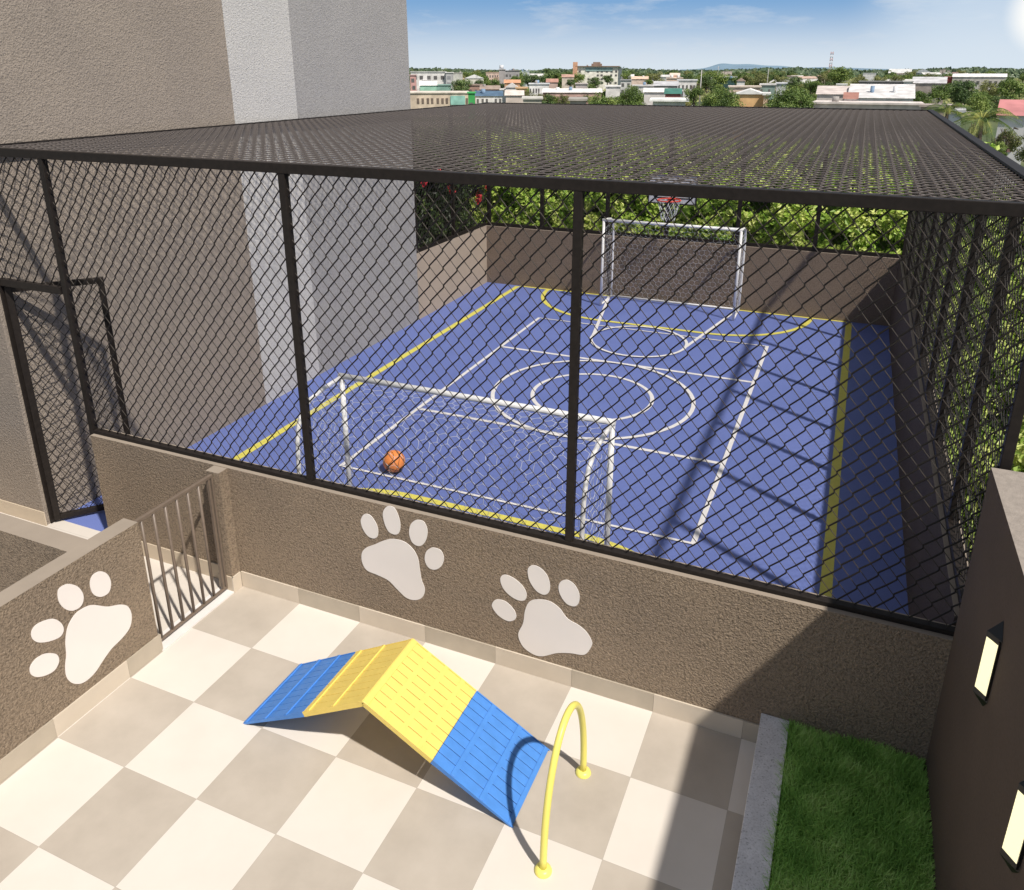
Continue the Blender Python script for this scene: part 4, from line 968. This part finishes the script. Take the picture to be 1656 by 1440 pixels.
t2 = thing('water_tank', (p[0], p[1], p[2]), 'pale water tank on top of the concrete tower', 'water tank')
MB().tube([(p[0], p[1], p[2] - 0.2), (p[0], p[1], q[2])], 1.1, 14).build('tank', bmat((0.6, 0.6, 0.62)), t2)
B(839, 856, 115, 620, 10, (0.5, 0.52, 0.55), (0.45, 0.55, 0.6), 'pale bluish block on the skyline right of the grey tower', win=(1, 4, 0.4, 0.9))
B(816, 841, 133, 300, 9, (0.6, 0.30, 0.14), (0.60, 0.27, 0.12), 'orange roofed row below the grey tower', rtype='gable', roofh=0.8)
B(835, 852, 141.5, 245, 8, (0.70, 0.38, 0.10), (0.65, 0.38, 0.16), 'small bright orange house right of the orange roofed row')
B(818, 838, 140, 255, 8, WH, (0.62, 0.58, 0.55), 'small white house with pale roof below the orange row', rtype='front', roofh=1.0)
B(856, 888, 135, 300, 10, WH, (0.62, 0.62, 0.64), 'long white house with windows left of the hotel', win=(1, 7, 0.5, 0.9))
B(884, 902, 132, 330, 9, (0.5, 0.34, 0.28), (0.42, 0.2, 0.14), 'red roofed house just left of the hotel', rtype='gable', roofh=1.0)
B(818, 846, 152, 190, 8, (0.55, 0.45, 0.38), (0.62, 0.52, 0.45), 'pale pinkish low roof above the mesh beside the olive tree', rtype='gable', roofh=0.7)
B(878, 973, 148, 250, 14, (0.50, 0.29, 0.24), (0.70, 0.66, 0.62), 'long low pink shed with a pale roof in front of the hotel', rtype='gable', roofh=0.7, win=(1, 9, 0.55, 0.9), wcol=(0.3, 0.18, 0.15))
B(846, 876, 158, 170, 10, (0.42, 0.38, 0.30), (0.55, 0.52, 0.46), 'low grey roof just above the mesh left of the pink shed')
B(922, 948, 160, 150, 10, (0.33, 0.29, 0.25), (0.36, 0.32, 0.28), 'grey yard wall and roof below the pink shed')
# hotel
t, P, bx, w, zt, zg = B(934, 1000, 107, 500, 14, (0.78, 0.73, 0.62), (0.27, 0.16, 0.11), 'large cream hotel-like block with brown roof and orange column', win=(4, 9, 0.28, 0.88), over=1.2)
mb = MB(); bx(mb, -w * 0.16, w * 0.10, -0.5, 8, zt, zt + 1.3); bx(mb, -w * 0.12, w * 0.06, -0.5, 7, zt + 1.3, zt + 2.2); mb.build('roof_lantern', bmat((0.28, 0.17, 0.12)), t)
mb = MB(); bx(mb, -w / 2 - 2.7, -w / 2 - 0.05, -1.2, 3, zg, zt + 2.2); mb.build('orange_column', bmat((0.66, 0.32, 0.17)), t)
mb = MB(); bx(mb, -w * 0.30, w * 0.36, -0.25, -0.1, zt - 2.9, zt - 1.0); mb.build('glazed_band', bmat((0.22, 0.34, 0.33), 0.3), t)
mb = MB(); bx(mb, w / 2 + 0.05, w / 2 + 2.2, 0.5, 13, zg, zt - 1.3); mb.build('side_wing', bmat((0.12, 0.15, 0.16)), t)
B(931, 950, 135, 320, 9, (0.45, 0.38, 0.36), (0.50, 0.43, 0.40), 'low grey pink annex at the hotel base', win=(1, 5, 0.5, 0.9))
B(909, 928, 124, 420, 9, (0.58, 0.48, 0.38), (0.45, 0.25, 0.18), 'low cream house left of the orange column', rtype='gable', roofh=1.0)
B(980, 1003, 139, 270, 9, WH, (0.72, 0.70, 0.68), 'plain white box house right of the small bright tree', win=(1, 3, 0.1, 0.5))
B(1004, 1021, 129, 320, 9, (0.55, 0.53, 0.50), (0.30, 0.30, 0.31), 'two storey white house with dark balcony right of the hotel', win=(2, 2, 0.4, 0.95))
B(1022, 1048, 127, 400, 11, (0.62, 0.46, 0.36), (0.66, 0.44, 0.30), 'low peach house with orange roof on the slope', rtype='gable', roofh=0.9)
B(1024, 1058, 138, 265, 10, WH, (0.60, 0.57, 0.55), 'white house with open dark porch right of the large bright trees', win=(1, 4, 0.35, 0.9))
B(1078, 1104, 126, 380, 10, PCH, (0.66, 0.50, 0.40), 'stepped peach house, lower tier of two', win=(1, 5, 0.5, 0.9))
B(1084, 1099, 121, 388, 8, PCH, (0.66, 0.50, 0.40), 'peach upper block rising behind the lower peach tier', rtype='gable', roofh=0.7)
B(1058, 1096, 137, 250, 10, (0.40, 0.34, 0.33), (0.42, 0.42, 0.44), 'long grey roofed warehouse below the peach houses', rtype='gable', roofh=0.9)
B(1096, 1127, 129, 300, 10, WH, (0.60, 0.60, 0.62), 'white two tier house right of the peach houses', win=(2, 5, 0.3, 0.9))
B(1042, 1078, 147, 210, 8, (0.60, 0.56, 0.53), (0.66, 0.63, 0.60), 'pale low roof behind the teal roofed shed', rtype='gable', roofh=0.6)
B(1076, 1101, 149.5, 195, 8, (0.34, 0.10, 0.09), (0.03, 0.17, 0.13), 'dark red shed with a teal green roof', rtype='gable', roofh=0.8)
B(1056, 1109, 161, 150, 10, (0.50, 0.49, 0.47), (0.74, 0.73, 0.70), 'long white flat roof just above the mesh edge', over=0.6)
B(1157, 1191, 126, 480, 12, (0.03, 0.09, 0.10), (0.10, 0.25, 0.26), 'dark teal warehouse beyond the large spreading tree')
B(1179, 1230, 139.5, 240, 10, (0.62, 0.45, 0.35), (0.66, 0.53, 0.43), 'long peach wall behind the orange building', win=(1, 10, 0.6, 0.9), wcol=(0.4, 0.25, 0.18))
B(1230, 1254, 136, 250, 9, (0.20, 0.30, 0.27), (0.62, 0.60, 0.58), 'grey teal house with pale parapet right of the peach wall', win=(1, 4, 0.6, 0.95))
B(1192, 1205, 130, 330, 8, WH, (0.42, 0.28, 0.22), 'small white house above the peach wall', rtype='front', roofh=0.8)
B(1190, 1236, 149.5, 160, 10, (0.72, 0.40, 0.13), (0.74, 0.71, 0.68), 'bright orange building with white shallow gable roof', rtype='front', roofh=0.55, win=(1, 3, 0.5, 0.8), wcol=(0.45, 0.24, 0.09))
B(1236, 1244, 151, 158, 8, (0.64, 0.40, 0.24), WH, 'narrow peach side building touching the orange one')
B(1256, 1272, 134, 260, 8, (0.5, 0.5, 0.52), (0.6, 0.6, 0.62), 'small grey white house left of the large rounded tree')
B(1262, 1290, 123, 600, 10, (0.6, 0.5, 0.42), (0.6, 0.42, 0.34), 'low pale house on the plain under the hills')
B(1166, 1184, 115.5, 1100, 18, (0.6, 0.48, 0.42), (0.62, 0.5, 0.44), 'distant pinkish hall below the hills, left one')
B(1196, 1212, 117, 1000, 16, (0.6, 0.45, 0.38), (0.62, 0.47, 0.4), 'distant pinkish hall below the hills, right one')
B(1316, 1492, 166, 165, 8, (0.60, 0.50, 0.44), (0.66, 0.57, 0.52), 'very long pale beige wall building along the mesh edge')
B(1322, 1372, 150, 190, 22, (0.58, 0.50, 0.45), (0.55, 0.46, 0.42), 'broad beige roofed hall right of the large rounded tree', rtype='gable', roofh=1.2)
B(1372, 1478, 156, 185, 24, WH, (0.56, 0.54, 0.53), 'broad white walled hall with pale sloping roof', rtype='gable', roofh=2.2)
B(1366, 1386, 157, 172, 5, (0.62, 0.55, 0.50), (0.34, 0.14, 0.10), 'small house with brick red roof before the pale hall', rtype='gable', roofh=0.8)
B(1354, 1369, 136, 250, 7, (0.56, 0.62, 0.60), (0.62, 0.62, 0.6), 'small white and pale teal house below the domed tree', win=(1, 2, 0.5, 0.9))
B(1374, 1384, 141, 235, 7, WH, WH, 'small white cube house left of the dark concrete wall')
B(1390, 1462, 131.5, 300, 9, (0.17, 0.155, 0.15), (0.24, 0.23, 0.22), 'long dark stained concrete building behind the pale hall')
B(1462, 1476, 131, 290, 6, WH, WH, 'white gable end of the grey roofed shed', win=(1, 1, 0.6, 0.9))
B(1476, 1530, 133, 292, 14, (0.34, 0.28, 0.24), (0.48, 0.47, 0.48), 'grey roofed shed right of its white gable end', rtype='gable', roofh=1.5)
B(1388, 1450, 144, 230, 8, (0.62, 0.48, 0.36), (0.72, 0.66, 0.60), 'cream strip building with orange end behind the pale hall')
B(1448, 1476, 144, 228, 8, (0.50, 0.30, 0.18), (0.55, 0.35, 0.22), 'tan brown wall continuing right from the cream strip')
B(1437, 1474, 118, 1000, 30, (0.42, 0.42, 0.40), (0.55, 0.55, 0.53), 'distant hangar with pale roof on the skyline, left of two', rtype='gable', roofh=4)
B(1474, 1510, 118, 1010, 30, (0.12, 0.15, 0.16), (0.42, 0.45, 0.46), 'distant hangar with dark front on the skyline, right of two', rtype='front', roofh=4)
B(1396, 1417, 118.5, 900, 14, (0.66, 0.64, 0.62), (0.7, 0.7, 0.7), 'distant white shed left of the hangars')
for k, (a, b_, v) in enumerate(((1520, 1525, 112.5), (1526, 1530, 111.5), (1532, 1537, 114))):
    B(a, b_, v, 1300, 12, (0.55, 0.44, 0.38), (0.5, 0.42, 0.38), ('left of three distant apartment towers on the skyline', 'middle of three distant apartment towers, the tallest', 'right of three distant apartment towers, the lowest')[k])
B(1541, 1628, 123.5, 480, 14, (0.58, 0.52, 0.46), (0.68, 0.66, 0.63), 'long white roofed hall behind the dark trees at right', rtype='gable', roofh=1.2, win=(1, 9, 0.5, 0.9))
B(1528, 1541, 124, 490, 8, (0.40, 0.06, 0.05), (0.5, 0.2, 0.17), 'small dark red shed left of the long white roofed hall')
B(1541, 1549, 117, 500, 8, (0.58, 0.42, 0.34), (0.55, 0.36, 0.3), 'pink block above the long white roofed hall')
B(1618, 1668, 181, 92, 7, (0.58, 0.56, 0.56), (0.50, 0.16, 0.16), 'white house with bright pink red roof at the right edge', rtype='gable', roofh=1.0, win=(1, 3, 0.5, 0.85), wcol=(0.28, 0.13, 0.12))
B(1532, 1558, 178, 105, 6, (0.50, 0.52, 0.55), (0.50, 0.50, 0.50), 'pale bluish shed between the mesh corner and the palm')
B(1490, 1556, 170, 150, 5, (0.38, 0.29, 0.25), (0.40, 0.32, 0.28), 'brownish boundary wall right of the beige building', rtype='flat')

for k in range(34):
    D = U(420, 1100); u = U(680, 1640); w_ = U(9, 26) * 1355 / D / 2; p = spot(u, 114, D); v = 114 + (CAM[2] - (terrain_z(p[0], p[1]) + U(4.5, 8))) * 1355 / D
    t, P, bx, w, zt, zg = B(u - w_, u + w_, v, D, U(8, 16), random.choice((WH, CRM, (0.55, 0.46, 0.40), (0.5, 0.44, 0.4), PCH)), random.choice(((0.55, 0.53, 0.5), (0.40, 0.25, 0.18), (0.62, 0.6, 0.58), (0.45, 0.3, 0.22))), 'small pale far-off house half lost among trees', rtype=random.choice(('flat', 'gable', 'gable')), roofh=U(0.8, 1.8), rot=U(-0.5, 0.5))
    t['group'] = 'far-off houses across the town'
# lattice mast and small poles
pm = spot(1346, 84, 900); zg = terrain_z(pm[0], pm[1])
t = thing('radio_mast', (pm[0], pm[1], zg), 'red and white lattice radio mast above the domed tree', 'mast')
hh = pm[2] - zg
for k in range(10):
    mb = MB(); z0, z1 = zg + hh * k / 10, zg + hh * (k + 1) / 10
    for sx, sy in ((-1, -1), (1, -1), (1, 1), (-1, 1)):
        mb.tube([(pm[0] + sx * 1.1, pm[1] + sy * 1.1, z0), (pm[0] + sx * 1.1, pm[1] + sy * 1.1, z1)], 0.28, 4)
    mb.tube([(pm[0] - 1.1, pm[1] - 1.1, z0), (pm[0] + 1.1, pm[1] - 1.1, z1)], 0.22, 4); mb.tube([(pm[0] + 1.1, pm[1] + 1.1, z0), (pm[0] - 1.1, pm[1] + 1.1, z1)], 0.22, 4)
    mb.build('mast_section', bmat((0.48, 0.22, 0.19) if k % 2 else (0.6, 0.6, 0.62)), t)
for u, v, D, lb in ((1135, 113, 260, 'thin pale pole among the trees right of the white two tier house'), (1162, 107, 500, 'thin dark pole left of the hills'), (1243, 112, 420, 'thin pole among the brownish trees under the hills')):
    p = spot(u, v, D); zg = terrain_z(p[0], p[1]); t = thing('utility_pole', (p[0], p[1], zg), lb, 'pole')
    MB().tube([(p[0], p[1], zg), (p[0], p[1], p[2])], [0.22, 0.12], 6).build('pole', bmat((0.45, 0.42, 0.40)), t)
    mb = MB(); mb.box(p[0] - 0.9, p[0] + 0.9, p[1] - 0.08, p[1] + 0.08, p[2] - 1.0, p[2] - 0.85); mb.build('crossarm', bmat((0.35, 0.32, 0.3)), t)

# palms
def palm(u, v, D, Rf, label, seed):
    rnd = random.Random(seed); p = spot(u, v, D); zg = terrain_z(p[0], p[1]); t = thing('palm_tree', (p[0], p[1], zg), label, 'palm tree', 'coconut palms beyond the mesh roof')
    MB().tube([(p[0] + 0.5, p[1], zg), (p[0] + 0.2, p[1], (zg + p[2]) / 2), (p[0], p[1], p[2])], [0.2, 0.15, 0.13], 8).build('trunk', M['bark'], t)
    for k in range(19):
        a = 2 * pi * k / 19 * 3.3 + rnd.uniform(-0.2, 0.2); el = rnd.uniform(0.2, 1.25); L = Rf * rnd.uniform(0.8, 1.1); mb = MB(); pts = []
        for i in range(9):
            q = i / 8; r_ = L * q * cos(el) + L * 0.25 * q * q; z = L * (q * sin(el) - (0.75 + 0.2 * (1.3 - el)) * q * q)
            pts.append((p[0] + cos(a) * r_, p[1] + sin(a) * r_, p[2] + z))
        mb.tube(pts, [0.045 * (1 - 0.8 * i / 8) for i in range(9)], 4, cap=False)
        for i in range(1, 33):
            q = i / 33 * 8; j = min(int(q), 7); f = q - j; c = [pts[j][m_] * (1 - f) + pts[j + 1][m_] * f for m_ in range(3)]
            d = [pts[j + 1][m_] - pts[j][m_] for m_ in range(3)]; Ld = sqrt(sum(x * x for x in d)); d = [x / Ld for x in d]
            for s in (-1, 1):
                ll = L * 0.24 * sin(pi * (0.12 + 0.85 * i / 33)) * rnd.uniform(0.8, 1.1); sx, sy = -sin(a) * s, cos(a) * s
                tip = (c[0] + sx * ll * 0.75 + d[0] * ll * 0.5, c[1] + sy * ll * 0.75 + d[1] * ll * 0.5, c[2] + d[2] * ll * 0.5 - ll * 0.42)
                w_ = 0.022; mb.poly([(c[0] - d[0] * w_, c[1] - d[1] * w_, c[2] - d[2] * w_), (c[0] + d[0] * w_, c[1] + d[1] * w_, c[2] + d[2] * w_), tip])
        mb.build('frond', M['palm'], t)
palm(1588, 196, 62, 2.9, 'coconut palm with yellowish fronds beside the right corner of the mesh roof', 3)
palm(1532, 182, 72, 2.7, 'second palm partly hidden behind the corner of the mesh roof', 8)

# ------------------------------------------------------------------ sky
w = bpy.data.worlds.new('World'); bpy.context.scene.world = w; w.use_nodes = True
n = w.node_tree.nodes; l = w.node_tree.links; bg = n['Background']
sky = n.new('ShaderNodeTexSky'); sky.sky_type = 'NISHITA'; sky.sun_disc = False
sky.sun_elevation = radians(54.5); sky.sun_rotation = radians(120.5); sky.altitude = 0; sky.air_density = 1.0; sky.dust_density = 0.6; sky.ozone_density = 1.0
tc = n.new('ShaderNodeTexCoord')
# low clouds over the town
mp = n.new('ShaderNodeMapping'); mp.inputs['Location'].default_value = (2.3, 0.4, 0.7); mp.inputs['Scale'].default_value = (1.6, 1.6, 7.0); l.new(tc.outputs['Generated'], mp.inputs['Vector'])
no = n.new('ShaderNodeTexNoise'); no.inputs['Scale'].default_value = 7.0; no.inputs['Detail'].default_value = 9; no.inputs['Roughness'].default_value = 0.6; l.new(mp.outputs[0], no.inputs['Vector'])
cr = ramp(n, [(0.53, (0, 0, 0)), (0.72, (0.5, 0.5, 0.5))]); l.new(no.outputs['Fac'], cr.inputs['Fac'])
# bright haze to the right, where the picture whites out
gd = spot(1712, 14, 1000); gd = [gd[i] - CAM[i] for i in range(3)]; L = sqrt(sum(x * x for x in gd)); gd = [x / L for x in gd]
dp = n.new('ShaderNodeVectorMath'); dp.operation = 'DOT_PRODUCT'; l.new(tc.outputs['Generated'], dp.inputs[0]); dp.inputs[1].default_value = gd
pw = n.new('ShaderNodeMapRange'); pw.inputs['From Min'].default_value = 0.978; pw.inputs['From Max'].default_value = 1.0; pw.interpolation_type = 'SMOOTHERSTEP'; l.new(dp.outputs['Value'], pw.inputs['Value'])
pk = n.new('ShaderNodeMapRange'); pk.inputs['From Min'].default_value = 0.9988; pk.inputs['From Max'].default_value = 1.0; pk.interpolation_type = 'SMOOTHSTEP'; l.new(dp.outputs['Value'], pk.inputs['Value'])
# horizon whitening
sp = n.new('ShaderNodeSeparateXYZ'); l.new(tc.outputs['Generated'], sp.inputs[0])
hz = n.new('ShaderNodeMapRange'); hz.inputs['From Min'].default_value = 0.085; hz.inputs['From Max'].default_value = 0.0; hz.interpolation_type = 'SMOOTHSTEP'; l.new(sp.outputs['Z'], hz.inputs['Value'])
def mixc(a, fac, col, k=1.0):
    m_ = n.new('ShaderNodeMix'); m_.data_type = 'RGBA'; q = n.new('ShaderNodeMath'); q.operation = 'MULTIPLY'; q.inputs[1].default_value = k
    l.new(fac, q.inputs[0]); l.new(q.outputs[0], m_.inputs['Factor']); l.new(a, m_.inputs['A']); m_.inputs['B'].default_value = (*col, 1); return m_.outputs['Result']
bl = n.new('ShaderNodeMapRange'); bl.inputs['From Min'].default_value = 0.35; bl.inputs['From Max'].default_value = 0.10; bl.interpolation_type = 'SMOOTHSTEP'; l.new(sp.outputs['Z'], bl.inputs['Value'])
c = sky.outputs['Color']
hzv = n.new('ShaderNodeValue'); hzv.outputs[0].default_value = 0.5
c = mixc(c, hzv.outputs[0], (5.6, 5.5, 5.5), 1.0)
c = mixc(c, bl.outputs[0], (2.1, 4.7, 8.5), 0.9)
c = mixc(c, hz.outputs[0], (8.8, 9.8, 10.7), 0.97)
c = mixc(c, cr.outputs['Color'], (8.4, 9.1, 10.0), 0.95)
c = mixc(c, pw.outputs[0], (8.6, 9.8, 11.0), 0.7)
c = mixc(c, pk.outputs[0], (14, 13.6, 12.8), 1.0)
l.new(c, bg.inputs['Color']); bg.inputs['Strength'].default_value = 0.080

# ------------------------------------------------------------------ sun
sd = bpy.data.lights.new('sun', 'SUN'); sd.energy = 4.9; sd.angle = radians(1.3); sd.color = (1.0, 0.94, 0.855)
so = bpy.data.objects.new('sun', sd); C.objects.link(so); so.location = (6, -6, 12)
from mathutils import Vector
so.rotation_euler = Vector((-0.615, 0.362, -1.0)).to_track_quat('-Z', 'Y').to_euler()

# ------------------------------------------------------------------ camera
cd = bpy.data.cameras.new('camera'); co = bpy.data.objects.new('camera', cd); C.objects.link(co)
co.location = CAM; co.rotation_euler = (pi / 2 - PITCH, 0, -YAW)
cd.sensor_fit = 'HORIZONTAL'; cd.sensor_width = 36; cd.lens = 27.8065; cd.shift_y = -0.09707; cd.clip_start = 0.05; cd.clip_end = 30000
sc = bpy.context.scene; sc.camera = co
sc.view_settings.view_transform = 'Standard'; sc.view_settings.look = 'None'; sc.view_settings.exposure = 0
sc.cycles.max_bounces = 6; sc.cycles.diffuse_bounces = 3; sc.cycles.transparent_max_bounces = 8
